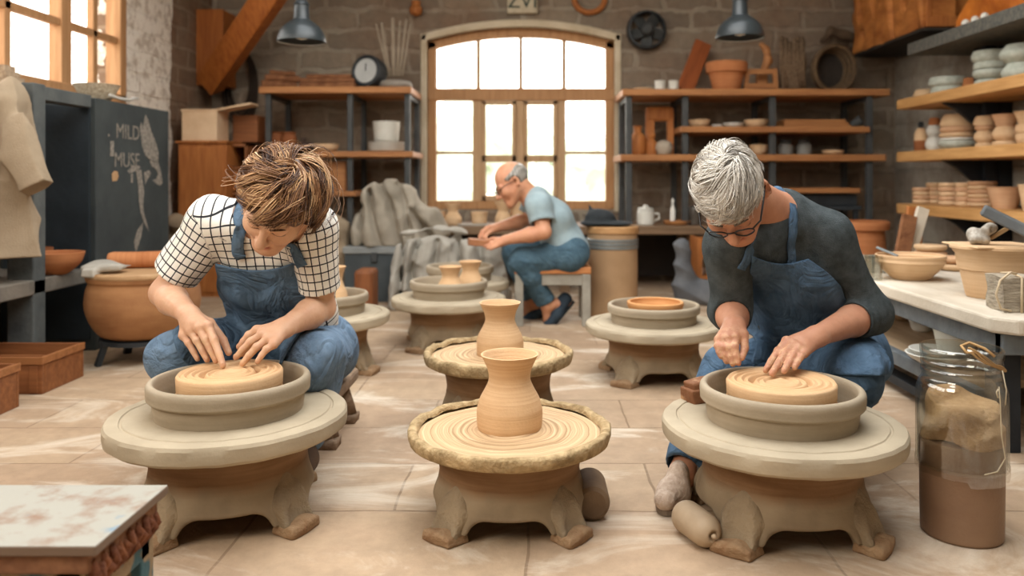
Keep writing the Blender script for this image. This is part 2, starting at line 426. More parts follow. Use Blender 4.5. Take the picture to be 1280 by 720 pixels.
# window in the back wall: arch-headed opening
WX0, WX1, WZ0 = PX(533, 6), PX(769, 6), PZ(262, 6)
ZS, ZT = PZ(50, 6), PZ(33, 6)
def arch(x):
    u = (x - (WX0 + WX1) / 2) / ((WX1 - WX0) / 2); return ZS + (ZT - ZS) * (1 - u * u)
NA = 20
xs = [WX0 + (WX1 - WX0) * i / NA for i in range(NA + 1)]
bm = B()
def quad(bm, *p): bm.faces.new([bm.verts.new(q) for q in p])
Yw = YB
quad(bm, (XL, Yw, 0), (WX0, Yw, 0), (WX0, Yw, ZC), (XL, Yw, ZC)); quad(bm, (WX1, Yw, 0), (XR, Yw, 0), (XR, Yw, ZC), (WX1, Yw, ZC))
quad(bm, (WX0, Yw, 0), (WX1, Yw, 0), (WX1, Yw, WZ0), (WX0, Yw, WZ0))
quad(bm, (WX0, Yw, WZ0), (WX1, Yw, WZ0), (WX1, Yw + .3, WZ0), (WX0, Yw + .3, WZ0))
quad(bm, (WX0, Yw, WZ0), (WX0, Yw + .3, WZ0), (WX0, Yw + .3, ZS), (WX0, Yw, ZS)); quad(bm, (WX1, Yw, WZ0), (WX1, Yw + .3, WZ0), (WX1, Yw + .3, ZS), (WX1, Yw, ZS))
for a, b in zip(xs, xs[1:]):
    quad(bm, (a, Yw, arch(a)), (b, Yw, arch(b)), (b, Yw, ZC), (a, Yw, ZC))
    quad(bm, (a, Yw, arch(a)), (b, Yw, arch(b)), (b, Yw + .3, arch(b)), (a, Yw + .3, arch(a)))
bmesh.ops.remove_doubles(bm, verts=bm.verts, dist=1e-4)
struct(obj('wall_back', bm, mat_brick))
# left wall with window opening
LY0, LY1, LZ0, LZ1 = .6, 4.72, 1.21, 2.35
bm = B()
for p in (((-1.6, 0), (LY0, 0), (LY0, ZC), (-1.6, ZC)), ((LY1, 0), (YB, 0), (YB, ZC), (LY1, ZC)), ((LY0, 0), (LY1, 0), (LY1, LZ0), (LY0, LZ0)), ((LY0, LZ1), (LY1, LZ1), (LY1, ZC), (LY0, ZC))):
    quad(bm, *[(XL, a, b) for a, b in p])
for p in (((LY0, LZ0), (LY1, LZ0)), ((LY1, LZ0), (LY1, LZ1)), ((LY1, LZ1), (LY0, LZ1)), ((LY0, LZ1), (LY0, LZ0))):
    (a, b), (c, d) = p; quad(bm, (XL, a, b), (XL, c, d), (XL - .2, c, d), (XL - .2, a, b))
bmesh.ops.remove_doubles(bm, verts=bm.verts, dist=1e-4)
struct(obj('wall_left', bm, mat_brick_left))
sheet('wall_right', [(XR, -1.6, 0), (XR, YB, 0), (XR, YB, ZC), (XR, -1.6, ZC)], mat_plaster)
sheet('wall_front', [(XL, -1.6, 0), (XR, -1.6, 0), (XR, -1.6, ZC), (XL, -1.6, ZC)], mat_plaster)
# ceiling, with an unseen opening added to let sky light onto the work floor
bm = B()
for lo, hi in (((XL, 3.9, ZC), (XR, YB, ZC + .05)), ((XL, -1.6, ZC), (XR, .2, ZC + .05)), ((XL, .2, ZC), (-1.3, 3.9, ZC + .05)), ((1.4, .2, ZC), (XR, 3.9, ZC + .05))): box(bm, lo, hi)
struct(obj('ceiling', bm, M('ceiling_plaster', '#8d7f6e', '#a1927f')))
# window_1: the arched one
mat_frame = wood('warm_window_wood', '#a5774d', '#bc8f63', axis=2)
mat_frame2 = wood('pale_window_wood', '#b39069', '#c6a47e', axis=2)
mat_glass = glassmat('window_glass', (1, 1, 1, 1), .03)
win = thing('window_1', 'x', 'window'); del win['label'], win['category']; struct(win)
YF = YB + .10
bm = B(); FT = .065
def arch_band(bm, t0, t1, y0, y1, x0=WX0, x1=WX1):
    n = 24
    for i in range(n):
        a, b = x0 + (x1 - x0) * i / n, x0 + (x1 - x0) * (i + 1) / n
        vs = [bm.verts.new(q) for q in ((a, y0, arch(a) - t0), (b, y0, arch(b) - t0), (b, y0, arch(b) - t1), (a, y0, arch(a) - t1), (a, y1, arch(a) - t0), (b, y1, arch(b) - t0), (b, y1, arch(b) - t1), (a, y1, arch(a) - t1))]
        for f in ((0, 1, 2, 3), (7, 6, 5, 4), (0, 4, 5, 1), (3, 2, 6, 7)): bm.faces.new([vs[k] for k in f])
arch_band(bm, -.002, FT, YF - .04, YF + .05)
box(bm, (WX0, YF - .04, WZ0), (WX0 + FT, YF + .05, ZS)); box(bm, (WX1 - FT, YF - .04, WZ0), (WX1, YF + .05, ZS))
box(bm, (WX0, YF - .05, WZ0), (WX1, YF + .05, WZ0 + FT)); box(bm, (WX0, YF - .05, PZ(126, 6.1)), (WX1, YF + .05, PZ(111, 6.1)))
obj('window_frame', bm, mat_frame, win, bevel=.006)
bm = B()
for x in (598, 651, 705): box(bm, (PX(x - 2.5, 6.1), YF - .02, PZ(112, 6.1)), (PX(x + 2.5, 6.1), YF + .03, arch(PX(x, 6.1)) - FT + .01))
for x, w_ in ((597, 6), (701, 6), (650, 5)): box(bm, (PX(x - w_, 6.1), YF - .03, WZ0 + .02), (PX(x + w_, 6.1), YF + .04, PZ(125, 6.1)))
for x0, x1, y, h in ((540, 597, 191, 2), (701, 760, 191, 2)): box(bm, (PX(x0, 6.1), YF - .02, PZ(y + h, 6.1)), (PX(x1, 6.1), YF + .03, PZ(y - h, 6.1)))
obj('mullion', bm, mat_frame2, win, bevel=.004)
for i, (x0, x1) in enumerate(((603, 645), (655, 696))):
    bm = B(); z0, z1 = WZ0 + FT, PZ(127, 6.1)
    a, b = PX(x0, 6.1), PX(x1, 6.1)
    box(bm, (a, YF - .06, z0), (a + .03, YF - .01, z1)); box(bm, (b - .03, YF - .06, z0), (b, YF - .01, z1))
    box(bm, (a, YF - .06, z0), (b, YF - .01, z0 + .04)); box(bm, (a, YF - .06, z1 - .03), (b, YF - .01, z1)); box(bm, (a, YF - .06, PZ(203, 6.1)), (b, YF - .01, PZ(194, 6.1)))
    obj('sash', bm, mat_frame2, win, bevel=.004)
bm = B(); n = 24
vs = [bm.verts.new((WX0 + .02, YF + .02, WZ0 + .02)), bm.verts.new((WX1 - .02, YF + .02, WZ0 + .02))] + [bm.verts.new((x, YF + .02, arch(x) - .02)) for x in np.linspace(WX1 - .02, WX0 + .02, n)]
bm.faces.new(vs); obj('pane', bm, mat_glass, win)
# pale plaster band round the arched window
bm = B(); a0, a1 = PX(526, 6), PX(776, 6)
arch_band(bm, -.05, .004, YB - .025, YB + .02, a0, a1)
box(bm, (a0, YB - .025, WZ0 - .02), (WX0 + .004, YB + .02, ZS + .045)); box(bm, (WX1 - .004, YB - .025, WZ0 - .02), (a1, YB + .02, ZS + .045))
struct(obj('trim_1', bm, M('pale_plaster_trim', '#cdbfa6', '#b8a88d', bscale=30, bump=.3), bevel=.008))
# window_2: the workshop window in the left wall
win2 = thing('window_2', 'x', 'window'); del win2['label'], win2['category']; struct(win2)
bm = B(); XF = XL - .03
box(bm, (XF - .05, LY0, LZ0), (XF + .04, LY1, LZ0 + .05)); box(bm, (XF - .05, LY0, LZ1 - .05), (XF + .04, LY1, LZ1)); box(bm, (XF - .05, LY1 - .07, LZ0), (XF + .04, LY1, LZ1)); box(bm, (XF - .05, LY0, LZ0), (XF + .04, LY0 + .07, LZ1))
obj('window_frame', bm, mat_frame, win2, bevel=.006)
bm = B()
for y in (1.2, 2.2, 3.2, 4.13): box(bm, (XF - .04, y - .045, LZ0 + .04), (XF + .03, y + .045, LZ1 - .04))
for y in (1.7, 2.7, 3.68, 4.42): box(bm, (XF - .02, y - .022, LZ0 + .04), (XF + .02, y + .022, LZ1 - .04))
for z in (1.57, 1.93): box(bm, (XF - .02, LY0, z - .02), (XF + .02, LY1, z + .02))
obj('mullion', bm, mat_frame, win2, bevel=.004)
bm = B(); quad(bm, (XF, LY0, LZ0), (XF, LY1, LZ0), (XF, LY1, LZ1), (XF, LY0, LZ1)); obj('pane', bm, mat_glass, win2)
bm = B(); box(bm, (XL - .03, LY0, LZ0 - .03), (XL + .02, LY1, LZ0 + .004)); struct(obj('trim_2', bm, wood('sill_wood', '#b07a48', '#c99a66', axis=1), bevel=.008))
# diagonal timber brace on its wall post (part of the building)
bm = B()
beam(bm, P(262, 106, 5.75), P(365, -45, 5.1), .17, .13, up=(0, 1, 0))
box(bm, (PX(250, 5.8), 5.72, PZ(108, 5.8)), (PX(284, 5.8), 5.98, PZ(14, 5.8)))
struct(obj('trim_3', bm, wood('brace_wood', '#8a4a1c', '#b06a30', axis=2), bevel=.008))
# ------------------------------------------------------------------ potter's wheels
def two_tone(name):
    m = ringed(name, '#75573b', '#8d6e50', bands=40, dark='#63432a'); nt = m.node_tree; b = nt.nodes['Principled BSDF']; src = b.inputs['Base Color'].links[0].from_socket
    tc = N(nt, 'ShaderNodeTexCoord'); sp = N(nt, 'ShaderNodeSeparateXYZ'); L(nt, tc.outputs['Object'], sp.inputs[0])
    n1 = N(nt, 'ShaderNodeTexNoise', Scale=9, Detail=6); L(nt, tc.outputs['Object'], n1.inputs['Vector'])
    ad = N(nt, 'ShaderNodeMath', operation='MULTIPLY_ADD'); L(nt, n1.outputs[0], ad.inputs[0]); ad.inputs[1].default_value = .05; L(nt, sp.outputs[2], ad.inputs[2])
    L(nt, mixc(nt, ramp(nt, ad.outputs[0], [(.125, (1, 1, 1, 1)), (.15, (0, 0, 0, 1))]), src, ramp(nt, n1.outputs[0], [(.35, lin('#7d6c56')), (.65, lin('#99876d'))])), b.inputs['Base Color']); return m
mat_ped = two_tone('wheel_clay_pedestal')
mat_leg = M('wheel_clay_leg', '#7d6c56', '#99876d', scale=9, rough=.9, bump=.6, bscale=110)
mat_foot = M('caked_clay_foot', '#8a6a4c', '#a58a6a', scale=20, rough=.95, bump=.8, bscale=60)
mat_head = ringed('wheel_head_clay', '#9f917a', '#b7a88f', bands=12, bump=.12)
mat_pan = ringed('splash_pan_clay', '#958771', '#ab9c86', bands=30, bump=.1)
mat_dark = M('wheel_gap_shade', '#2c221a', rough=.9, bump=0)
mat_cream = ringed('cream_clay', '#c69d72', '#d8b48a', bands=110, bump=.3, spec=.3)
def radial(name, c1, c2, c3):
    m, nt, b = nodes(name); tc = N(nt, 'ShaderNodeTexCoord'); n0 = N(nt, 'ShaderNodeTexNoise', Scale=6, Detail=4); L(nt, tc.outputs['Object'], n0.inputs['Vector'])
    vm = N(nt, 'ShaderNodeVectorMath', operation='MULTIPLY'); L(nt, tc.outputs['Object'], vm.inputs[0]); vm.inputs[1].default_value = (1, 1, 0)
    ln = N(nt, 'ShaderNodeVectorMath', operation='LENGTH'); L(nt, vm.outputs[0], ln.inputs[0])
    ad = N(nt, 'ShaderNodeMath', operation='MULTIPLY_ADD'); L(nt, n0.outputs[0], ad.inputs[0]); ad.inputs[1].default_value = .02; L(nt, ln.outputs['Value'], ad.inputs[2])
    n1 = N(nt, 'ShaderNodeTexNoise', Scale=110, Detail=3, Roughness=.7); n1.noise_dimensions = '1D'; L(nt, ad.outputs[0], n1.inputs['W'])
    L(nt, ramp(nt, n1.outputs[0], [(.33, lin(c1)), (.5, lin(c2)), (.68, lin(c3))]), b.inputs['Base Color']); b.inputs['Roughness'].default_value = .75
    bp = N(nt, 'ShaderNodeBump', Strength=.5, Distance=.006); L(nt, n1.outputs[0], bp.inputs['Height']); L(nt, bp.outputs[0], b.inputs['Normal']); return m
mat_tray = radial('tray_clay', '#9d7d56', '#bf9d74', '#ceb088')
mat_rim = M('crusted_rim_clay', '#8a7350', '#bda37a', scale=30, rough=.95, bump=1.0, bscale=45)
def rad(prof):
    zs = np.array([p[1] for p in prof]); rs = np.array([p[0] for p in prof])
    return lambda z: np.interp(z, zs, rs)
def make_base():
    f = Field((-.27, -.27, -.01), (.27, .27, .2), .004)
    sl, X, Y, Z = f.win(f.lo, f.lo + f.n * f.res)
    r = np.sqrt(X * X + Y * Y)
    pr = rad([(.200, .02), (.194, .045), (.185, .075), (.176, .10), (.172, .125), (.175, .15), (.183, .175), (.185, .186)])
    d = np.maximum(r - pr(Z), np.maximum(Z - .182, .02 - Z)) * .9
    d = np.maximum(d, -(np.maximum(r - (pr(Z) - .03), Z - .13)))
    f.f[:] = d.astype(np.float32)
    for a in (0, PI / 2, PI, 3 * PI / 2):     # arched openings between the legs
        c = Vector((math.cos(a), math.sin(a), 0)) * .2
        t = Vector((-math.sin(a), math.cos(a), 0))
        f.box((c.x, c.y, -.01), (.15, .094, .066), [(math.cos(a), math.sin(a), 0), (t.x, t.y, 0), (0, 0, 1)], rnd=.045, k=.012, op='s')
    return f
def make_leg():
    f = Field((.10, -.08, -.002), (.26, .08, .15), .0035)
    f.cap((.160, 0, .115), (.172, 0, .06), .014, .027, k=.01, flat=((0, 1, 0), 1.7)); f.cap((.172, 0, .06), (.190, 0, .015), .027, .026, k=.02, flat=((0, 1, 0), 1.6))
    for s in (-1, 1): f.cap((.176, s * .026, .085), (.212, s * .036, .02), .004, .006, k=.016)
    f.cap((.205, 0, .1), (.230, 0, .02), .012, .016, k=.02, op='s')
    sl, X, Y, Z = f.win(f.lo, f.lo + f.n * f.res); f.put(sl, np.broadcast_to((.0 - Z).astype(np.float32), f.f.shape), 0, 'i')
    return f
def make_foot():
    f = Field((.12, -.08, -.002), (.27, .08, .06), .0035)
    f.box((.205, 0, .012), (.034, .047, .014), rnd=.008); f.warp(waves(4, 6, (50, 120), .006))
    sl, X, Y, Z = f.win(f.lo, f.lo + f.n * f.res); f.put(sl, np.broadcast_to((-Z).astype(np.float32), f.f.shape), 0, 'i')
    return f
HB = .182
def wheel_root(name, label, loc, rz):
    t = thing(name, label, "potter's wheel", loc, rz, "potter's wheels on the floor")
    make_base().build('pedestal', mat_ped, t)
    lm = make_leg().build('leg', mat_leg, t); fm = make_foot().build('foot', mat_foot, lm)
    for k in range(4):
        if k == 0: l_, ft = lm, fm
        else:
            l_ = lm.copy(); COL.objects.link(l_); l_.parent = t; ft = fm.copy(); COL.objects.link(ft); ft.parent = l_
        l_.rotation_euler = (0, 0, PI / 4 + k * PI / 2)
    bm = B(); lathe(bm, [(.15, HB - .004), (.176, HB - .004), (.178, HB + .006), (.15, HB + .006)], 64); obj('gap_shade_ring', bm, mat_dark, t, True, auto=.6)  # near-black ring paints the shade in the gap below the wheel head
    return t
def pan_wheel():
    t = wheel_root('potters_wheel', 'x', (0, 0, 0), 0)
    R = .264; z = HB + .004
    bm = B(); lathe(bm, [(.02, z), (R - .045, z), (R - .012, z + .004), (R - .002, z + .012), (R, z + .022), (R, z + .040), (R - .004, z + .047), (R - .012, z + .050), (R - .032, z + .050), (R - .034, z + .0475), (R - .038, z + .0475), (R - .04, z + .050), (.02, z + .050)], 96)
    jitter(bm, .0016, 22, 3); obj('wheel_head', bm, mat_head, t, True, auto=.5)
    z += .05; r = .178
    bm = B(); lathe(bm, smooth_prof([(r - .016, z), (r - .013, z + .02), (r - .012, z + .038)], 3) + [(r - .004, z + .041), (r, z + .045)] + smooth_prof([(r, z + .047), (r + .001, z + .068), (r - .003, z + .077), (r - .01, z + .079), (r - .016, z + .074), (r - .02, z + .05), (r - .024, z + .012)], 3) + [(.02, z + .01)], 96)
    obj('splash_pan', bm, mat_pan, t, True, auto=.8)
    return t
def tray_wheel():
    t = wheel_root('potters_wheel', 'x', (0, 0, 0), 0)
    R = .25; z = HB + .004
    bm = B(); pr = [(.02, z), (R - .07, z), (R - .02, z + .006)] + smooth_prof([(R - .004, z + .014), (R, z + .03), (R - .002, z + .043), (R - .012, z + .047), (R - .022, z + .043), (R - .026, z + .034)], 3)
    lathe(bm, pr, 160, cap1=False)
    for v in bm.verts:
        r = math.hypot(v.co.x, v.co.y)
        if r > R - .03:
            n = mnoise.fractal(v.co * 26, 1, 2, 4); v.co *= 1 + .012 * n; v.co.z += .006 * mnoise.noise(v.co * 16) if v.co.z > z + .03 else 0
    obj('tray_rim', bm, mat_rim, t, True)
    bm = B(); pr = [(R - .024, z + .028)]
    r = R - .03; i = 0
    while r > .035: # throwing rings
        pr += [(r, z + .031 + (.0035 if i % 2 else -.0005) * (1 if r < R - .06 else .3))]; r -= .0075; i += 1
    pr += [(.02, z + .033)]
    rg = lathe(bm, pr, 96, cap0=False)
    for v in bm.verts: v.co.z += .003 * mnoise.noise(v.co * 14)
    obj('wheel_head', bm, mat_tray, t, True)
    return t
def wheel_at(proto, first, x, y, dctr, zt, ztop_local, label, rz, sxy=1.0):
    sz = zt / ztop_local
    loc = (PX(x, dctr), dctr, 0)
    if first: proto.location = loc; proto.rotation_euler = (0, 0, rz); o = proto
    else: o = dup(proto, loc, rz)
    o.scale = (sxy, sxy, sz); o['label'] = label; return o
pw = pan_wheel(); tw = tray_wheel()
ZH = HB + .054      # top of a wheel head with pan
wl = wheel_at(pw, True, 288, 0, 1.85, .235, ZH, "grey clay potter's wheel with splash pan in front of the checked-shirt potter", .30)
wr = wheel_at(pw, False, 976, 0, 1.80, .230, ZH, "grey clay potter's wheel with splash pan in front of the grey-haired potter", .05)
wc = wheel_at(pw, False, 561, 0, 3.70, .226, ZH, "clay potter's wheel carrying two waisted vases on its splash pan", .15)
wd = wheel_at(pw, False, 404, 0, 3.22, .233, ZH, "clay potter's wheel half hidden behind the checked-shirt potter", .5)
we = wheel_at(pw, False, 817, 0, 3.12, .212, ZH, "clay potter's wheel with a shallow orange bowl on its splash pan", .1)
wf = wheel_at(pw, False, 575, 0, 4.25, .232, ZH, "furthest potter's wheel, beside the draped grey cloth", .2)
wa = wheel_at(tw, True, 637, 0, 1.84, .196, HB + .04, "frontmost potter's wheel with crusted tray rim and a waisted vase", .02, .93)
wb = wheel_at(tw, False, 623, 0, 2.50, .225, HB + .04, "potter's wheel with crusted tray rim, second behind the frontmost one", .0, .93)
def pan_top(w): return (HB + .004 + .05 + .010) * w.scale[2]
# clay on the wheels
def clay_disc(label, w, r, h, seed):
    bm = B(); pr = [(r - .004, 0), (r, .006), (r + .001, h * .45), (r - .003, h * .5), (r, h * .55), (r + .001, h - .008), (r - .004, h - .001)]
    rr = r - .008; i = 0
    while rr > .03:
        u = rr / r
        pr.append((rr, h - .005 + .003 * math.cos((r - rr) * 2 * PI / .016) - .011 * math.exp(-((u - .52) / .07) ** 2) - .003 * (u < .4))); rr -= .002; i += 1
    pr.append((.004, h - .001))
    lathe(bm, pr, 96)
    for v in bm.verts:
        a = math.atan2(v.co.y, v.co.x); v.co.z += .0015 * math.sin(a + v.co.xy.length * 20) * (v.co.z > h * .6)
    o = obj('clay_disc', bm, mat_cream, None, True)
    tag(o, label, 'clay', None, (w.location.x - .0, w.location.y, pan_top(w)))
    return o
c1 = clay_disc('wide cream clay disc being shaped by the checked-shirt potter', wl, .116, .083, 1)
c2 = clay_disc('wide cream clay disc being shaped by the grey-haired potter', wr, .119, .080, 5)
def vase(label, x, d, z, s, r0=1):
    "waisted vase, s = metres per unit of its 95-unit height"
    pr = [(38 * r0, 0), (40.5 * r0, 3), (41.5 * r0, 16), (41 * r0, 27), (37.5 * r0, 39), (31 * r0, 51), (27 * r0, 60), (26.3 * r0, 67), (28.5 * r0, 77), (33 * r0, 87), (36.5 * r0, 94)]
    pr = smooth_prof([(r * s, h * s) for r, h in pr], 5)
    bm = B(); lathe(bm, shell(pr, .0045), 64)
    o = obj('vase', bm, mat_cream, None, True, auto=1.0)
    return tag(o, label, 'vase', None, (PX(x, d), d, z))
vase('largest waisted cream vase, on the frontmost wheel', 637, 1.86, (HB + .032) * wa.scale[2], .00184)
vase('waisted cream vase on the second wheel, behind the largest vase', 625, 2.5, (HB + .032) * wb.scale[2], .00252 * .7)
zp = pan_top(wc)
vase('waisted cream vase in the splash pan, front one of the pair', 563, 3.62, zp, .00145)
vase('waisted cream vase just behind and beside the front one of the pair', 588, 3.80, zp, .00150)
vase('orange waisted vase on the wheel half hidden behind the checked-shirt potter', 416, 3.25, pan_top(wd), .00180, .8)
vessel('bowl', 'shallow orange clay bowl drying on the wheel between drum and grey-haired potter', 'bowl', 819, 3.12, pan_top(we), [(30, 0), (33, 4), (33, 12), (35, 18), (35, 22)], ringed('orange_clay', '#b9814f', '#cf9a66', bands=80), t=.012)
# foot rollers on the floor
def roller(label, a, b, ra, rb):
    f = Field(np.minimum(a, b) - .08, np.maximum(a, b) + .08, .003)
    f.cap(a, b, ra, rb, k=.0); u = Vector(b) - Vector(a); u.normalize()
    f.ell(Vector(b) + u * rb, (.011, .011, .011), k=.004, op='s')
    f.ell(Vector(b) + u * (rb - .001), (.006, .006, .006), k=.002)
    c = (Vector(a) + Vector(b)) / 2; c.z = 0
    return tag(f.build('kick_roller', M('roller_clay', '#a08a70', '#b6a084', rough=.6, bump=.1), None, c), label, 'roller', None, c)
roller('smooth stone kick roller lying beside the shoe of the grey-haired potter', (.338, 1.735, .035), (.362, 1.675, .034), .035, .034)
bm = B(); lathe(bm, [(.0005, 0), (.03, .0), (.038, .006), (.04, .014), (.04, .12), (.034, .126), (.01, .126)], 40)
tag(obj('kick_roller', bm, M('roller_clay_dark', '#6f5a45', '#8a7258', rough=.7), None, True, auto=.6), 'dark round kick roller beside the frontmost wheel', 'roller', None, (.136, 1.79, .04), (-PI / 2, 0, 0))
# ------------------------------------------------------------------ people
def nrm(v): v = Vector(v); v.normalize(); return v
def skin_mat(name, c1, c2, lip, stub=None):
    m, nt, b = nodes(name)
    tc = N(nt, 'ShaderNodeTexCoord'); n1 = N(nt, 'ShaderNodeTexNoise', Scale=16, Detail=6, Roughness=.65); L(nt, tc.outputs['Object'], n1.inputs['Vector'])
    col = ramp(nt, n1.outputs[0], [(.35, lin(c1)), (.65, lin(c2))])
    a = N(nt, 'ShaderNodeAttribute', attribute_name='lip'); col = mixc(nt, a.outputs['Fac'], col, lin(lip))
    a2 = N(nt, 'ShaderNodeAttribute', attribute_name='lash'); col = mixc(nt, a2.outputs['Fac'], col, lin('#2a1a12'))
    a3 = N(nt, 'ShaderNodeAttribute', attribute_name='clay')
    n3 = N(nt, 'ShaderNodeTexNoise', Scale=70, Detail=5, Roughness=.7); L(nt, tc.outputs['Object'], n3.inputs['Vector'])
    mm = N(nt, 'ShaderNodeMath', operation='MULTIPLY'); L(nt, a3.outputs['Fac'], mm.inputs[0]); L(nt, ramp(nt, n3.outputs[0], [(.45, (0, 0, 0, 1)), (.62, (.8, .8, .8, 1))]), mm.inputs[1])
    col = mixc(nt, mm.outputs[0], col, lin('#d8b48c'))
    L(nt, col, b.inputs['Base Color']); b.inputs['Roughness'].default_value = .5; b.inputs['Specular IOR Level'].default_value = .35
    b.inputs['Subsurface Weight'].default_value = .12; b.inputs['Subsurface Radius'].default_value = (.02, .008, .004); b.inputs['Subsurface Scale'].default_value = .3
    n2 = N(nt, 'ShaderNodeTexNoise', Scale=120, Detail=4); L(nt, tc.outputs['Object'], n2.inputs['Vector'])
    bp = N(nt, 'ShaderNodeBump', Strength=.18, Distance=.004); L(nt, n2.outputs[0], bp.inputs['Height']); L(nt, bp.outputs[0], b.inputs['Normal'])
    return m
def check_mat(name, ground, line, cell):
    m, nt, b = nodes(name)
    a = N(nt, 'ShaderNodeAttribute', attribute_name='clothv'); sp = N(nt, 'ShaderNodeSeparateXYZ'); L(nt, a.outputs['Vector'], sp.inputs[0])
    fs = []
    for i in (0, 1):
        s = N(nt, 'ShaderNodeMath', operation='DIVIDE'); L(nt, sp.outputs[i], s.inputs[0]); s.inputs[1].default_value = cell
        fr = N(nt, 'ShaderNodeMath', operation='FRACT'); L(nt, s.outputs[0], fr.inputs[0])
        lt = N(nt, 'ShaderNodeMath', operation='LESS_THAN'); L(nt, fr.outputs[0], lt.inputs[0]); lt.inputs[1].default_value = .15; fs.append(lt)
    mx = N(nt, 'ShaderNodeMath', operation='MAXIMUM'); L(nt, fs[0].outputs[0], mx.inputs[0]); L(nt, fs[1].outputs[0], mx.inputs[1])
    L(nt, mixc(nt, mx.outputs[0], lin(ground), lin(line)), b.inputs['Base Color']); b.inputs['Roughness'].default_value = .85; b.inputs['Specular IOR Level'].default_value = .1
    tc = N(nt, 'ShaderNodeTexCoord'); n2 = N(nt, 'ShaderNodeTexNoise', Scale=250, Detail=3); L(nt, tc.outputs['Object'], n2.inputs['Vector'])
    bp = N(nt, 'ShaderNodeBump', Strength=.2, Distance=.003); L(nt, n2.outputs[0], bp.inputs['Height']); L(nt, bp.outputs[0], b.inputs['Normal'])
    return m
def denim(name, c1, c2):
    m = M(name, c1, c2, scale=26, rough=.85, bump=.35, bscale=320, spec=.12, contrast=(.3, .7)); nt = m.node_tree; b = nt.nodes['Principled BSDF']
    tc = N(nt, 'ShaderNodeTexCoord'); n = N(nt, 'ShaderNodeTexNoise', Scale=9, Detail=3, Distortion=1.6); L(nt, tc.outputs['Object'], n.inputs['Vector'])
    ab = N(nt, 'ShaderNodeMath', operation='SUBTRACT'); L(nt, n.outputs[0], ab.inputs[0]); ab.inputs[1].default_value = .5; a2 = N(nt, 'ShaderNodeMath', operation='ABSOLUTE'); L(nt, ab.outputs[0], a2.inputs[0])
    bp = N(nt, 'ShaderNodeBump', Strength=.7, Distance=.05); L(nt, a2.outputs[0], bp.inputs['Height']); src = b.inputs['Normal'].links[0].from_node; L(nt, bp.outputs[0], src.inputs['Normal']); return m
def hair_mat(name, cols):
    m, nt, b = nodes(name)
    a = N(nt, 'ShaderNodeAttribute', attribute_name='tone')
    L(nt, ramp(nt, a.outputs['Fac'], [(i / (len(cols) - 1), lin(c)) for i, c in enumerate(cols)]), b.inputs['Base Color'])
    b.inputs['Roughness'].default_value = .42; b.inputs['Specular IOR Level'].default_value = .4
    return m

class Head:
    def __init__(s, c, fwd, up, k=1.0):
        s.c = Vector(c); s.f = nrm(fwd); u = Vector(up); s.u = nrm(u - s.f * u.dot(s.f)); s.l = s.u.cross(s.f); s.k = k
        s.R = np.array([s.l, s.f, s.u])
    def w(s, l, f, u): return s.c + (s.l * l + s.f * f + s.u * u) * s.k
    def loc(s, p): return (np.asarray(p) - np.array(s.c)) @ s.R.T / s.k
def add_head(F_, H, ears=True, brow=.010):
    k = H.k; E = lambda l, f, u, r, kk=.012, op='u': F_.ell(H.w(l, f, u), [x * k for x in r], H.R, kk, op)
    C = lambda a, b, ra, rb, kk=.01, op='u': F_.cap(H.w(*a), H.w(*b), ra * k, rb * k, kk, op)
    E(0, -.012, .035, (.076, .096, .086)); E(0, .028, -.03, (.060, .066, .078), .03)
    E(0, .075, -.098, (.024, .02, .018), .03)
    for s in (-1, 1):
        C((s * .055, .0, -.045), (s * .016, .07, -.097), .019, .015, .03)
        E(s * .038, .062, -.028, (.026, .026, .024), .03)
        E(s * .032, .101, .002, (.018, .016, .012), .014, 's')
        E(s * .0315, .079, .001, (.0165, .015, .0145), .004)
        C((s * .017, .089, .0165), (s * .046, .078, .0165), brow, brow * .8, .012)
    C((0, .090, .012), (0, .115, -.026), .0078, .012, .010); E(0, .117, -.031, (.013, .012, .011), .007)
    for s in (-1, 1):
        E(s * .012, .102, -.035, (.0085, .010, .007), .006)
    C((-.017, .086, -.062), (.017, .086, -.062), .0075, .0075, .008); E(0, .092, -.061, (.012, .007, .006), .006)
    C((-.013, .086, -.074), (.013, .086, -.074), .0085, .0085, .008)
    F_.cap(H.w(-.022, .092, -.0672), H.w(.022, .092, -.0672), .0022 * k, .0022 * k, .003, 's')
    if ears:
        for s in (-1, 1):
            e = nrm(H.l * s * .8 - H.f * .6); ax = [e, nrm(H.u.cross(e)), H.u]; ax[2] = ax[0].cross(ax[1])
            F_.ell(H.w(s * .085, -.014, -.006), (.009 * k, .020 * k, .032 * k), ax, .006)
            F_.ell(H.w(s * .091, -.006, -.003), (.006 * k, .011 * k, .019 * k), ax, .005, 's')
            F_.ell(H.w(s * .079, -.004, -.030), (.007 * k, .010 * k, .011 * k), ax, .006)
def head_attrs(H):
    def lip(p):
        q = H.loc(p); d = np.sqrt((q[:, 0] / .021) ** 2 + ((q[:, 2] + .068) / .0125) ** 2); return np.clip(1.6 - d * 1.4, 0, .8) * (q[:, 1] > .07)
    def lash(p):
        q = H.loc(p); u0 = -.006 - 9 * (np.abs(q[:, 0]) - .0315) ** 2 * 0 + 12 * (np.abs(q[:, 0]) - .0315) ** 2
        d = np.abs(q[:, 2] - u0) / .0028; m = (np.abs(np.abs(q[:, 0]) - .0315) < .0165) & (q[:, 1] > .06)
        return np.clip(1.5 - d, 0, 1) * m * .9
    return lip, lash
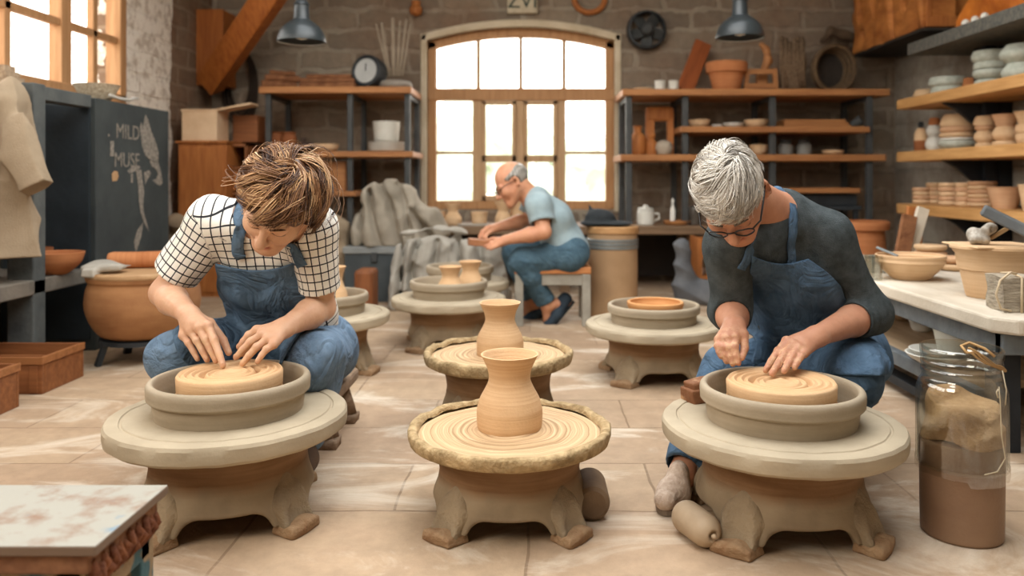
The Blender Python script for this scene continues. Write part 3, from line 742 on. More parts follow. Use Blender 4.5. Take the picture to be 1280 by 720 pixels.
def add_hand(F_, wrist, kn, tips, thumb, rad=.0082, lift=(0, 0, .018), spread=None):
    "kn: index and pinky knuckles; tips: four finger tips (index first); thumb: (base, joint, tip)"
    w = Vector(wrist); a, b = Vector(kn[0]), Vector(kn[1]); ks = [a.lerp(b, t) for t in (0, .34, .67, 1)]
    up = Vector(lift); bulge = [0, .15, .1, -.1]
    for i, kk in enumerate(ks):
        kk = kk + up * bulge[i]; ks[i] = kk
        F_.cap(w.lerp(kk, .12), kk, .0165, .0115, .012)
    F_.cap(w, ks[1].lerp(ks[2], .5).lerp(w, .3), .02, .017, .012, flat=((b - a), 1.35))
    R = [rad, rad * 1.04, rad, rad * .88]
    for i, (k0, tp) in enumerate(zip(ks, tips)):
        tp = Vector(tp); r = R[i]; c = k0.lerp(tp, .45) + up * 1.05
        q = [k0 * (1 - t) ** 2 + c * 2 * t * (1 - t) + tp * t * t for t in (0, .45, .76, 1)]
        F_.cap(q[0], q[1], r * 1.18, r * 1.04, .004); F_.cap(q[1], q[2], r * 1.06, r * .95, .002); F_.cap(q[2], q[3], r * .97, r * .80, .002)
        F_.ell(k0 + up * .28, (r * 1.1,) * 3, None, .006); F_.ell(q[1] + up * .1, (r * 1.1,) * 3, None, .004)
        n = nrm(q[3] - q[2]); F_.ell(q[3].lerp(q[2], .15) + nrm(up - n * up.dot(n)) * r * .62, (r * .5, r * .5, r * .5), None, .002)
    if thumb:
        t0, t1, t2 = [Vector(t) for t in thumb]
        F_.cap(w.lerp(t0, .3), t0, .014, .0125, .012); F_.cap(t0, t1, .0118, .0100, .006); F_.cap(t1, t2, .0098, .0080, .002)
def bone_uv(segs):
    "cloth coordinates: along and around the nearest of the given (a, b, side, r) segments"
    def fn(p):
        best = np.full(len(p), 1e9); out = np.zeros((len(p), 3))
        for a, b, side, r in segs:
            a = np.array(a); u = np.array(b) - a; l = np.linalg.norm(u); u = u / l
            s = np.array(side, float); s -= u * (s @ u); s /= np.linalg.norm(s); n = np.cross(u, s)
            q = p - a; t = q @ u; x, y = q @ s, q @ n
            d = np.abs(np.sqrt(x * x / (1.0) + y * y) - r) + 2 * np.maximum(0, np.maximum(-t, t - l))
            m = d < best; best[m] = d[m]
            ang = np.arctan2(x, -y); out[m] = np.stack([x * 1.0 if r > .1 else ang * r * 1.15, t, t * 0], 1)[m]
        return out
    return fn
def combo(fields):
    return lambda P_: np.min([f.sample(P_) for f in fields], axis=0)
def grad(fn, p, e=.004):
    g = np.stack([fn(p + np.eye(3)[i] * e) - fn(p - np.eye(3)[i] * e) for i in range(3)], 1)
    return g / (np.linalg.norm(g, axis=1, keepdims=True) + 1e-9)
def solid(name, V, nu, nv, mat, parent, loc, thick, close=False):
    bm = B(); vs = [bm.verts.new(Vector(v) - Vector(loc)) for v in V]
    for i in range(nv - 1):
        for j in range(nu - 1): bm.faces.new((vs[i * nu + j], vs[i * nu + j + 1], vs[(i + 1) * nu + j + 1], vs[(i + 1) * nu + j]))
    me = bpy.data.meshes.new(name); bm.to_mesh(me); bm.free(); o = link_mesh(name, me, mat, parent, True)
    md = o.modifiers.new('t', 'SOLIDIFY'); md.thickness = thick; md.offset = 0; return o
def drape(name, fn, rows, d0, D, mat, parent, loc, off=.008, nu=70, nv=90, blur=6, folds=None, start=.5, sag=0, maxd=.95, hem=None):
    "a cloth let fall along D against the body; rows = (y, x0, x1) outline seen at depth d0"
    ry = [r[0] for r in rows]; D = np.array(nrm(D)); pts = []
    for i in range(nv):
        y = ry[0] + (ry[-1] - ry[0]) * i / (nv - 1); x0 = np.interp(y, ry, [r[1] for r in rows]); x1 = np.interp(y, ry, [r[2] for r in rows])
        for j in range(nu): pts.append(P(x0 + (x1 - x0) * j / (nu - 1), y + (hem(j / (nu - 1), i / (nv - 1)) if hem else 0), d0))
    O = np.array(pts) - D * start; t = np.zeros(len(O))
    for _ in range(90):
        d = fn(O + D * t[:, None]) - off; t = np.minimum(t + np.clip(d, -.02, .05) * .8, maxd)
    T = t.reshape(nv, nu); S = T.copy()
    for _ in range(blur):
        Pd = np.pad(S, 2, mode='edge'); S = sum(Pd[a:a + nv, b:b + nu] for a in range(5) for b in range(5)) / 25; S = np.minimum(S, T)
    for _ in range(2):
        Pd = np.pad(S, 1, mode='edge'); S = sum(Pd[a:a + nv, b:b + nu] for a in range(3) for b in range(3)) / 9
    if folds:
        v, u = np.meshgrid(np.linspace(0, 1, nv), np.linspace(0, 1, nu), indexing='ij'); S = S - folds(u, v)
    V = O + D * S.reshape(-1)[:, None]
    return solid(name, V, nu, nv, mat, parent, loc, .005)
def strap(name, fn, pts, width, mat, parent, loc, off=.007, n=26):
    q = [Vector(p) for p in pts]; P_ = []
    for i in range(n):
        t = i / (n - 1) * (len(q) - 1); k = min(int(t), len(q) - 2); P_.append(q[k].lerp(q[k + 1], t - k))
    p = np.array(P_)
    for _ in range(14): p = p - grad(fn, p) * (fn(p) - off)[:, None] * .8
    for _ in range(3): p[1:-1] = (p[:-2] + p[1:-1] * 2 + p[2:]) / 4
    g = grad(fn, p); tg = np.gradient(p, axis=0); s = np.cross(tg, g); s /= np.linalg.norm(s, axis=1, keepdims=True)
    V = []
    for i in range(n):
        for e in (-1, -.33, .33, 1): V.append(p[i] + s[i] * e * width / 2)
    return solid(name, V, 4, n, mat, parent, loc, .0035)
def hair(H, parent, loc, mats, nclump, per, whorl, length, lift, droop, face, stop=.12, ear=False, fly=0, wave=.006, rx=(.083, .104, .094), cen=(0, -.012, .034), seed=1, tone=(0, 1), r0=.0011, swirl=.25, lowest=-.55, side_min=None):
    rs = np.random.RandomState(seed); rx = np.array(rx); cen = np.array(cen); w = np.array(whorl, float); w /= np.linalg.norm(w)
    f = Field(np.array(H.c) - .17, np.array(H.c) + .17, .004)
    f.ell(H.w(*cen), rx * H.k * .985, H.R, 0)
    f.ell(H.w(0, .095, -.045), (.074, .085, .088), H.R, .01, 's')      # leave the face free
    f.ell(H.w(0, .02, -.10), (.10, .10, .075), H.R, .01, 's')
    for s in (-1, 1): f.ell(H.w(s * .085, .005, -.012), (.02, .026, .036), H.R, .008, 's')
    f.warp(waves(seed, 6, (40, 120), .004), .02)
    shell_ = f.build('hair', mats[0], parent, loc, attrs={'tone': lambda p: np.full(len(p), .22)})
    verts, faces, tones = [], [], []
    for c in range(nclump + fly):
        loose = c >= nclump
        while True:
            d = rs.normal(size=3); d /= np.linalg.norm(d)
            if d[2] < lowest + .35 * max(d[1], 0) * 2: continue
            if d[1] > .25 and d[2] < face: continue
            if side_min and abs(d[0]) > .7 and d[2] < side_min: continue
            break
        ct = rs.uniform(*tone); g0 = d - w * (d @ w); g0 /= np.linalg.norm(g0) + 1e-6
        tang = np.cross(w, g0) * swirl * rs.uniform(.4, 1.6) + rs.normal(size=3) * .16; Lc = length * rs.uniform(.65, 1.25); lf = lift * rs.uniform(.3, 1.5)
        ph = rs.uniform(0, 6.28); wv = wave * rs.uniform(.4, 1.5); dr = droop * rs.uniform(.6, 1.4)
        if loose: lf *= 2.2; Lc *= 1.15; wv *= 1.6
        for s in range(3 if loose else per):
            dd = d + rs.normal(size=3) * .075; dd /= np.linalg.norm(dd)
            n = 9; base = len(verts); P_ = []; cur = dd.copy()
            for i in range(n):
                t = i / (n - 1)
                g = cur - w * (cur @ w); g = g - cur * (g @ cur) + tang; g = g - cur * (g @ cur); g /= np.linalg.norm(g) + 1e-6
                rad_ = rx * (1.0 + .02 * rs.rand() + lf * math.sin(min(1, t * 1.2) * PI * .75))
                pp = cen + cur * rad_ + np.cross(cur, g) * wv * math.sin(ph + t * 5)
                q = np.array(H.w(*pp)); q[2] -= dr * t * t; P_.append(q)
                stp = Lc / (n - 1); cur = cur + g * stp; cur /= np.linalg.norm(cur)
                if cur[1] > .42 and cur[2] < stop + .1 * math.sin(ph) and i > 3: break
                if ear and abs(cur[0]) > .62 and -.4 < cur[1] < .5 and cur[2] < .10 and i > 2: break
            m = len(P_); tn = min(1, max(0, ct + rs.normal() * .14))
            for i, q in enumerate(P_):
                t0 = P_[min(i + 1, m - 1)] - P_[max(i - 1, 0)]; t0 /= np.linalg.norm(t0) + 1e-9
                nn = q - np.array(H.c); a = np.cross(t0, nn); a /= np.linalg.norm(a) + 1e-9; b = np.cross(t0, a)
                r = r0 * (1.15 - .95 * i / (m - 1)) * (.6 if loose else 1)
                for kx in range(3):
                    an = 2 * PI * kx / 3; verts.append(q + (a * math.cos(an) * 1.6 + b * math.sin(an)) * r); tones.append(tn)
            for i in range(m - 1):
                for kx in range(3): faces.append((base + i * 3 + kx, base + i * 3 + (kx + 1) % 3, base + i * 3 + 3 + (kx + 1) % 3, base + i * 3 + 3 + kx))
    me = bpy.data.meshes.new('hair_strands'); me.from_pydata((np.array(verts) - np.array(loc)).tolist(), [], faces)
    a = me.attributes.new('tone', 'FLOAT', 'POINT'); a.data.foreach_set('value', np.array(tones, np.float32))
    o = link_mesh('hair_strands', me, mats[0], shell_, True); return shell_
def eyebrows(H, parent, loc, mat, r=.0028):
    for s in (-1, 1):
        bm = B(); tube(bm, [H.w(s * x, f + .0085, .021 + z) - Vector(loc) for x, f, z in ((.014, .0905, -.001), (.025, .089, .003), (.037, .084, .004), (.049, .075, -.002))], [r * .9, r * 1.1, r, r * .3], 6)
        obj('eyebrow', bm, mat, parent, True)

class Torso:
    def __init__(s, neck, chest, pelvis, shl, shr, k=1.0):
        s.neck, s.chest, s.pelvis, s.shl, s.shr, s.k = [Vector(v) for v in (neck, chest, pelvis, shl, shr)] + [k]
        s.side = nrm(s.shl - s.shr)
    def add(s, F_, g=0.0, fold=None, belly=0.0, hips=True):
        k = s.k; S = (s.side, 1.42)
        F_.cap(s.pelvis.lerp(s.chest, .1), s.chest, (.098 + belly) * k + g, .106 * k + g, .03, flat=S, fold=fold)
        F_.cap(s.chest, s.neck.lerp(s.chest, .30), .106 * k + g, .074 * k + g, .04, flat=S, fold=fold)
        for sh in (s.shl, s.shr):
            F_.cap(sh, s.neck.lerp(s.chest, .12), .050 * k + g, .046 * k + g, .04, fold=fold)
            F_.cap(sh, s.chest.lerp(s.neck, .15), .056 * k + g, .07 * k + g, .03, fold=fold)
        if hips: F_.cap(s.pelvis - s.side * .075 * k, s.pelvis + s.side * .075 * k, .098 * k + g, None, .04)
def arm(F_, a, b, c, k=1, g=0, upper=True, fore=True):
    if upper: F_.cap(a, b, .046 * k + g, .037 * k + g, .02)
    if fore:
        b, c = Vector(b), Vector(c)
        F_.cap(b, b.lerp(c, .35), .038 * k + g, .040 * k + g, .012); F_.cap(b.lerp(c, .35), c, .040 * k + g, .0245 * k + g, .012, flat=None)
def leg(F_, hip, knee, ank, k=1, g=0, fold=None, hem=0, kk=.03):
    F_.cap(hip, knee, .083 * k + g, .060 * k + g, kk, fold=fold); knee, ank = Vector(knee), Vector(ank)
    F_.cap(knee, knee.lerp(ank, .35), .058 * k + g, .056 * k + g, .02, fold=fold); F_.cap(knee.lerp(ank, .35), ank, .055 * k + g, (.034 * k + g if not hem else hem), .02, fold=fold, cut=bool(hem))
def shoe(name, heel, toe, mat, parent, loc, w=.036, sole=None, k=1):
    h, t = Vector(heel), Vector(toe); f = Field(np.minimum(h, t) - .1, np.maximum(h, t) + .1, .0035)
    u = nrm(t - h); s = nrm(u.cross(Vector((0, 0, 1)))); n = s.cross(u)
    f.cap(h + n * .012, h.lerp(t, .55) + n * .004, .034 * k, .036 * k, .02, flat=(s, 1.05)); f.cap(h.lerp(t, .55), t, .037 * k, .027 * k, .02, flat=(s, 1.2)); f.cap(h + n * .025, h.lerp(t, .2) + n * .028, .033 * k, .03 * k, .01)
    f.warp(waves(3, 5, (40, 90), .003), .02)
    o = f.build(name, mat, parent, loc)
    if sole:
        bm = B(); q = [h.lerp(t, x) - n * .032 * k for x in (-.12, .1, .35, .6, .85, 1.05, 1.16)]; ws = [.022, .034, .033, .039, .038, .026, .008]
        top = [bm.verts.new(p + s * a * k - Vector(loc)) for p, a in zip(q, ws)] + [bm.verts.new(p - s * a * k - Vector(loc)) for p, a in reversed(list(zip(q, ws)))]
        fc = bm.faces.new(top); r = bmesh.ops.extrude_face_region(bm, geom=[fc]); bmesh.ops.translate(bm, vec=n * .012, verts=[v for v in r['geom'] if isinstance(v, bmesh.types.BMVert)])
        obj('sole', bm, sole, o)
    return o

# ---- the potter in the checked shirt
def potter_checked():
    H = Head(P(350, 253, 1.95), (-.19, -.66, -.73), (.3, -.75, .6), .97)
    neck, chest, pel = P(322, 268, 2.10), Vector((-.700, 2.215, .515)), Vector((-.712, 2.37, .262))
    sR, sL = P(266, 277, 2.10), P(388, 290, 2.06)         # person's right is on the photograph's left
    eR, eL = P(205, 366, 2.12), P(402, 384, 2.13)
    wR, wL = P(236, 393, 1.985), P(357, 409, 1.965)
    hR, hL = pel + Vector((-.085, 0, 0)), pel + Vector((.085, 0, 0))
    kR, kL = P(224, 444, 2.06), P(394, 448, 2.06)
    aR, aL = Vector((-.82, 2.17, .07)), Vector((-.62, 2.17, .07))
    T = Torso(neck, chest, pel, sL, sR, .92)
    loc = Vector((pel.x, pel.y, 0)); lo, hi = (-1.10, 1.80, -.01), (-.40, 2.56, .90)
    f = Field(lo, hi, .0032)
    T.add(f); add_head(f, H); f.cap(neck - Vector((0, 0, .02)), H.w(0, -.035, -.05), .054, .05, .025)
    arm(f, sR, eR, wR, .95); arm(f, sL, eL, wL, .95)
    leg(f, hR, kR, aR, .9); leg(f, hL, kL, aL, .9)
    for a, x in ((aR, -.03), (aL, .03)): f.cap(a - Vector((0, 0, .035)), a + Vector((x, -.13, -.045)), .034, .026, .02)
    add_hand(f, wR, (P(261, 408, 1.925), P(229, 419, 1.955)), (P(279, 457, 1.88), P(270, 451, 1.905), P(259, 450, 1.92), P(247, 449, 1.935)),
             (P(262, 404, 1.965), P(279, 425, 1.955), P(286, 441, 1.94)), .0088, (0, -.008, .014))
    add_hand(f, wL, (P(321, 413, 1.945), P(342, 430, 1.895)), (P(299, 434, 1.94), P(295, 447, 1.915), P(303, 455, 1.888), P(322, 452, 1.875)),
             (P(336, 416, 1.965), P(316, 428, 1.965), P(303, 442, 1.95)), .0088, (0, -.006, .012))
    lip, lash = head_attrs(H)
    hands = lambda p: np.clip(1.2 - np.minimum(np.linalg.norm(p - np.array(P(262, 440, 1.91)), axis=1), np.linalg.norm(p - np.array(P(305, 445, 1.9)), axis=1)) / .07, 0, 1)
    body = f.build('person', skin_mat('skin_light', '#c79879', '#d6aa8b', '#a2584a'), None, loc, attrs={'lip': lip, 'lash': lash, 'clay': hands})
    tag(body, "person in checked shirt and denim apron bent over the wheel shaping clay", 'person', None, loc)
    # shirt
    sh = Field(lo, hi, .0036); fw = waves(11, 7, (25, 60), .007); fold = lambda X, Y, Z, t: fw(X, Y, Z)
    T.add(sh, .010, fold, hips=False)
    cR, cL = sR.lerp(eR, .76), sL.lerp(eL, .74)
    sh.cap(sR, cR, .060, .059, .02, cut=True, fold=fold); sh.cap(sL, cL, .060, .056, .02, cut=True, fold=fold)
    sh.cap(sR.lerp(eR, .68), eR, .048, .046, 0, 's'); sh.cap(sL.lerp(eL, .68), eL, .048, .046, 0, 's')
    sh.cap(neck - Vector((0, 0, .0)) + Vector((.01, -.012, .0)), H.w(0, .01, -.06), .066, .075, .006, 's')
    uv = bone_uv([(sR, cR, (0, -1, 0), .06), (sL, cL, (0, -1, 0), .058), (neck.lerp(chest, -.2), pel, (1, 0, 0), .13)])
    sh.build('shirt', check_mat('windowpane_check', '#e6e2d8', '#2b2c30', .0235), body, loc, attrs={'clothv': uv})
    # trousers
    dm = denim('mid_denim', '#5a6e82', '#758ba1'); dm2 = denim('apron_denim', '#4b6075', '#637a90')
    core = Field(lo, hi, .006); T.add(core, .012, fold, hips=False)
    tr = Field(lo, (hi[0], hi[1], .5), .004); fw2 = waves(21, 8, (22, 60), .010, (1, 1, .8)); fold2 = lambda X, Y, Z, t: fw2(X, Y, Z)
    tr.cap(pel - Vector((.08, 0, 0)), pel + Vector((.08, 0, 0)), .112, None, .03, fold=fold2); tr.cap(pel, pel.lerp(chest, .3), .112, .108, .03, flat=(T.side, 1.4))
    leg(tr, hR, kR, aR, .9, .018, fold2, .056); leg(tr, hL, kL, aL, .9, .018, fold2, .056)
    tr.build('trousers', dm, body, loc)
    fn = combo([core, tr])
    def folds(u, v): return .010 * np.sin(u * 17 + 3 * v + 1.2 * np.sin(v * 7)) * np.clip(v * 1.6, .15, 1) + .004 * np.sin(u * 31 - v * 5) * v + .005
    drape('apron', fn, [(330, 272, 378), (345, 266, 383), (365, 250, 386), (390, 240, 386), (415, 238, 384), (440, 250, 372), (462, 262, 364)], 2.1, (0, 1, -.18), dm2, body, loc, .008, folds=folds,
          hem=lambda u, v: (1 - v) * 9 * math.sin(u * PI))
    S2 = combo([sh, tr, f])
    strap('apron_strap', S2, [P(287, 346, 1.99), P(289, 332, 2.01), P(295, 306, 2.03), P(303, 280, 2.06), P(308, 262, 2.12), P(310, 256, 2.17)], .030, dm2, body, loc)
    strap('apron_strap', S2, [P(369, 346, 1.98), P(369, 332, 2.0), P(368, 310, 2.0), P(366, 290, 2.02), P(362, 270, 2.08), P(358, 262, 2.14)], .030, dm2, body, loc)
    hm = hair_mat('brown_hair', ['#2e1c12', '#5a3a24', '#8a6140', '#b98e62', '#d9b78c'])
    hair(H, body, loc, [hm], 230, 15, (.15, -.25, 1), 1.0, .19, .022, .50, stop=.34, fly=45, wave=.012, seed=5, tone=(.1, .85), r0=.0012, swirl=.6, rx=(.094, .107, .093), cen=(0, -.013, .032), lowest=-.75)
    eyebrows(H, body, loc, M('brown_brow', '#4a2e1c', bump=0))
    for a, x in ((aR, -.03), (aL, .03)): shoe('shoe', a + Vector((0, .02, -.03)), a + Vector((x, -.15, -.04)), M('brown_shoe', '#4a3626', '#5b4432'), body, loc)
    # his stool
    t = thing('stool', 'low clay-crusted stool under the checked-shirt potter, only one foot showing', 'stool', (-.715, 2.42, 0))
    st = M('crusted_stool', '#7d6650', '#98806a', scale=18, bump=.6, rough=.9); bm = B(); box(bm, (-.16, -.15, .125), (.16, .15, .165)); obj('seat', bm, st, t, bevel=.012)
    for x, y in ((-1, -1), (1, -1), (-1, 1), (1, 1)):
        bm = B(); beam(bm, (x * .10, y * .10, .13), (x * .125, y * .12, .02), .05, .05); box(bm, (x * .125 - .035, y * .12 - .035, 0), (x * .125 + .035, y * .12 + .03, .024)); bmesh.ops.subdivide_edges(bm, edges=bm.edges, cuts=3); jitter(bm, .004, 40)
        obj('leg', bm, st, t, True)
potter_checked()

# ---- the grey-haired potter
def potter_grey():
    H = Head(P(914, 242, 1.93), (-.12, -.45, -.88), (-.45, -.75, .45), .96)
    neck, chest, pel = P(972, 258, 2.10), Vector((.735, 2.19, .525)), Vector((.850, 2.34, .258))
    sL, sR = P(1034, 298, 2.12), P(912, 304, 2.04)
    eL, eR = P(1086, 392, 2.15), P(914, 390, 2.08)
    wL, wR = P(1022, 420, 1.95), P(918, 408, 1.955)
    hR, hL = pel + Vector((-.085, -.02, 0)), pel + Vector((.085, .0, 0))
    kR, kL = Vector((.53, 2.18, .235)), P(1068, 474, 2.03)
    aR, aL = P(853, 590, 1.935), Vector((.70, 2.12, .07))
    T = Torso(neck, chest, pel, sL, sR, .95)
    loc = Vector((pel.x, pel.y, 0)); lo, hi = (.24, 1.76, -.01), (1.06, 2.54, .92)
    f = Field(lo, hi, .0033)
    T.add(f); add_head(f, H); f.cap(neck - Vector((0, 0, .02)), H.w(.0, -.035, -.05), .056, .053, .025)
    arm(f, sR, eR, wR); arm(f, sL, eL, wL)
    leg(f, hR, kR, aR, .9); leg(f, hL, kL, aL, .9)
    f.cap(aR - Vector((0, 0, .015)), aR + Vector((-.045, -.09, -.03)), .032, .022, .02); f.cap(aL - Vector((0, 0, .035)), aL + Vector((0, -.13, -.045)), .034, .026, .02)
    add_hand(f, wR, (P(920, 421, 1.915), P(898, 425, 1.93)), (P(923, 454, 1.885), P(916, 455, 1.89), P(908, 452, 1.90), P(901, 446, 1.905)),
             (P(929, 418, 1.925), P(931, 435, 1.905), P(927, 447, 1.89)), .0086, (-.012, -.012, .008))
    add_hand(f, wL, (P(983, 427, 1.905), P(1005, 441, 1.875)), (P(957, 463, 1.855), P(965, 467, 1.828), P(980, 464, 1.825), P(993, 460, 1.832)),
             (P(995, 428, 1.925), P(976, 440, 1.92), P(964, 455, 1.905)), .0088, (0, -.006, .012))
    lip, lash = head_attrs(H)
    hands = lambda p: np.clip(1.2 - np.minimum(np.linalg.norm(p - np.array(P(913, 445, 1.9)), axis=1), np.linalg.norm(p - np.array(P(980, 450, 1.85)), axis=1)) / .075, 0, 1)
    body = f.build('person', skin_mat('skin_warm', '#b27c60', '#c28d70', '#96503f'), None, loc, attrs={'lip': lip, 'lash': lash, 'clay': hands})
    tag(body, "grey-haired person with glasses, dark sweater and blue apron shaping clay on the wheel", 'person', None, loc)
    sh = Field(lo, hi, .0036); fw = waves(31, 7, (30, 75), .008); fold = lambda X, Y, Z, t: fw(X, Y, Z)
    T.add(sh, .011, fold, hips=False)
    sh.cap(pel.lerp(chest, .45), pel.lerp(chest, -.02), .112, .116, .03, flat=(T.side, 1.42), fold=fold)
    def arm_fold(n_): 
        return lambda X, Y, Z, t: fw(X, Y, Z) + .0018 * np.sin(t * 210 + 12 * X)
    cL, cR = eL.lerp(wL, .30), eR.lerp(wR, .30)
    sh.cap(sL, eL, .062, .055, .02, fold=fold); sh.cap(eL, cL, .055, .050, .02, cut=True, fold=arm_fold(1))
    sh.cap(sR, eR, .060, .052, .02, fold=fold); sh.cap(eR, cR, .052, .047, .02, cut=True, fold=arm_fold(1))
    sh.cap(eL.lerp(wL, .22), wL, .0425, .04, 0, 's'); sh.cap(eR.lerp(wR, .22), wR, .0425, .04, 0, 's')
    sh.cap(neck + Vector((-.022, -.035, .012)), H.w(0, .0, -.06), .046, .060, .006, 's')
    sh.build('sweater', M('charcoal_knit', '#3b4142', '#505657', scale=30, rough=.95, bump=.5, bscale=260, spec=.1), body, loc)
    dm = denim('deep_denim', '#40566b', '#586f86'); dm2 = denim('navy_apron', '#41566a', '#576e85')
    core = Field(lo, hi, .006); T.add(core, .013, fold, hips=False)
    tr = Field(lo, (hi[0], hi[1], .5), .004); fw2 = waves(41, 8, (22, 60), .010); fold2 = lambda X, Y, Z, t: fw2(X, Y, Z)
    tr.cap(pel - Vector((.08, 0, 0)), pel + Vector((.08, 0, 0)), .112, None, .03, fold=fold2); tr.cap(pel, pel.lerp(chest, .25), .110, .106, .03, flat=(T.side, 1.4))
    leg(tr, hR, kR, aR + (aR - kR) * -.03, .9, .016, fold2, .054); leg(tr, hL, kL, aL, .9, .018, fold2, .056)
    tr.cap(aR + (kR - aR) * .1, aR, .043, .043, 0, 's')
    tr.build('jeans', dm, body, loc)
    fn = combo([core, tr])
    def folds(u, v): return .010 * np.sin(u * 13 + 4 * v + 1.5 * np.sin(v * 6)) * np.clip(v * 1.5, .1, 1) + .004 * np.sin(u * 27 - v * 9) * v + .006
    drape('apron', fn, [(326, 926, 1003), (342, 928, 1026), (358, 936, 1046), (380, 946, 1062), (405, 958, 1082), (430, 954, 1096), (452, 944, 1098), (466, 950, 1090)], 2.1, (.05, 1, -.2), dm2, body, loc, .008, folds=folds,
          hem=lambda u, v: (1 - v) * 7 * math.sin(u * PI))
    S2 = combo([sh, tr, f])
    strap('apron_strap', S2, [P(1002, 342, 2.0), P(1000, 328, 2.02), P(993, 305, 2.02), P(985, 282, 2.05), P(976, 260, 2.08), P(966, 243, 2.12), P(958, 238, 2.18)], .024, dm2, body, loc)
    strap('apron_strap', S2, [P(931, 342, 1.97), P(931, 330, 1.98), P(930, 318, 1.99), P(930, 304, 1.99), P(936, 286, 2.03), P(946, 268, 2.1)], .024, dm2, body, loc)
    hm = hair_mat('grey_hair', ['#5d564c', '#8f877b', '#b9b0a3', '#d9d2c6', '#efeae0'])
    hair(H, body, loc, [hm], 230, 16, (.35, -.35, 1), 1.0, .07, .012, .30, stop=.16, ear=True, fly=40, wave=.005, seed=9, tone=(.25, .95), r0=.0010, swirl=.25, rx=(.081, .106, .093), lowest=-.55, side_min=.05)
    eyebrows(H, body, loc, M('grey_brow', '#6b5f54', bump=0))
    # glasses
    gm = M('black_glasses_frame', '#17181b', rough=.3, bump=0, spec=.5)
    bm = B()
    for s in (-1, 1):
        tube(bm, [H.w(s * .033 + .023 * math.cos(a), .109 - .006 * abs(math.cos(a)) * (1 if math.cos(a) * s > 0 else 0), -.004 + .017 * math.sin(a)) - loc for a in np.linspace(0, 2 * PI, 24, endpoint=False)], .0019, 6, closed=True)
        tube(bm, [H.w(s * .055, .103, .004) - loc, H.w(s * .074, .085, .008) - loc, H.w(s * .083, .02, .008) - loc, H.w(s * .085, -.018, .004) - loc], .0022, 6)
    tube(bm, [H.w(-.010, .109, .001) - loc, H.w(0, .112, .004) - loc, H.w(.010, .109, .001) - loc], .0018, 6)
    g = obj('glasses', bm, gm, body, True)
    for s in (-1, 1):
        bm = B(); bm.faces.new([bm.verts.new(H.w(s * .033 + .022 * math.cos(a), .1085, -.004 + .016 * math.sin(a)) - loc) for a in np.linspace(0, 2 * PI, 24, endpoint=False)])
        obj('lens', bm, glassmat('spectacle_lens', (.93, .95, .97, 1), .05) if 'spectacle_lens' not in MATS else MATS['spectacle_lens'], g)
    sm = M('dusty_pink_shoe', '#b29a86', '#cdb8a4', scale=60, bump=.6, bscale=120)
    shoe('shoe', aR + Vector((-.004, -.005, -.022)), Vector((.308, 1.835, .030)), sm, body, loc, k=.86, sole=M('shoe_sole', '#7a6a5a'))
    shoe('shoe', aL + Vector((0, .02, -.03)), aL + Vector((0, -.15, -.04)), sm, body, loc)
    fs = Field(np.array(aR) - .09, np.array(aR) + .09, .0035); fs.cap(aR + (kR - aR) * .16, aR - Vector((0, 0, .03)), .037, .036, .0); fs.warp(waves(5, 4, (60, 140), .002), .02)
    fs.build('sock', M('speckled_sock', '#bfae9c', '#e0d5c7', scale=160, bump=.5), body, loc)
    t = thing('stool', 'low round wooden stool under the grey-haired potter', 'stool', (.87, 2.38, 0))
    st = wood('stool_wood', '#6d5138', '#8a6a4a'); bm = B(); lathe(bm, [(.001, .125), (.15, .125), (.155, .14), (.15, .155), (.001, .155)], 32); obj('seat', bm, st, t, True, auto=.6)
    for a in (.4, 1.97, 3.54, 5.1):
        bm = B(); tube(bm, [(.09 * math.cos(a), .09 * math.sin(a), .13), (.12 * math.cos(a), .12 * math.sin(a), 0)], .018, 10); obj('leg', bm, st, t, True, auto=.6)
potter_grey()

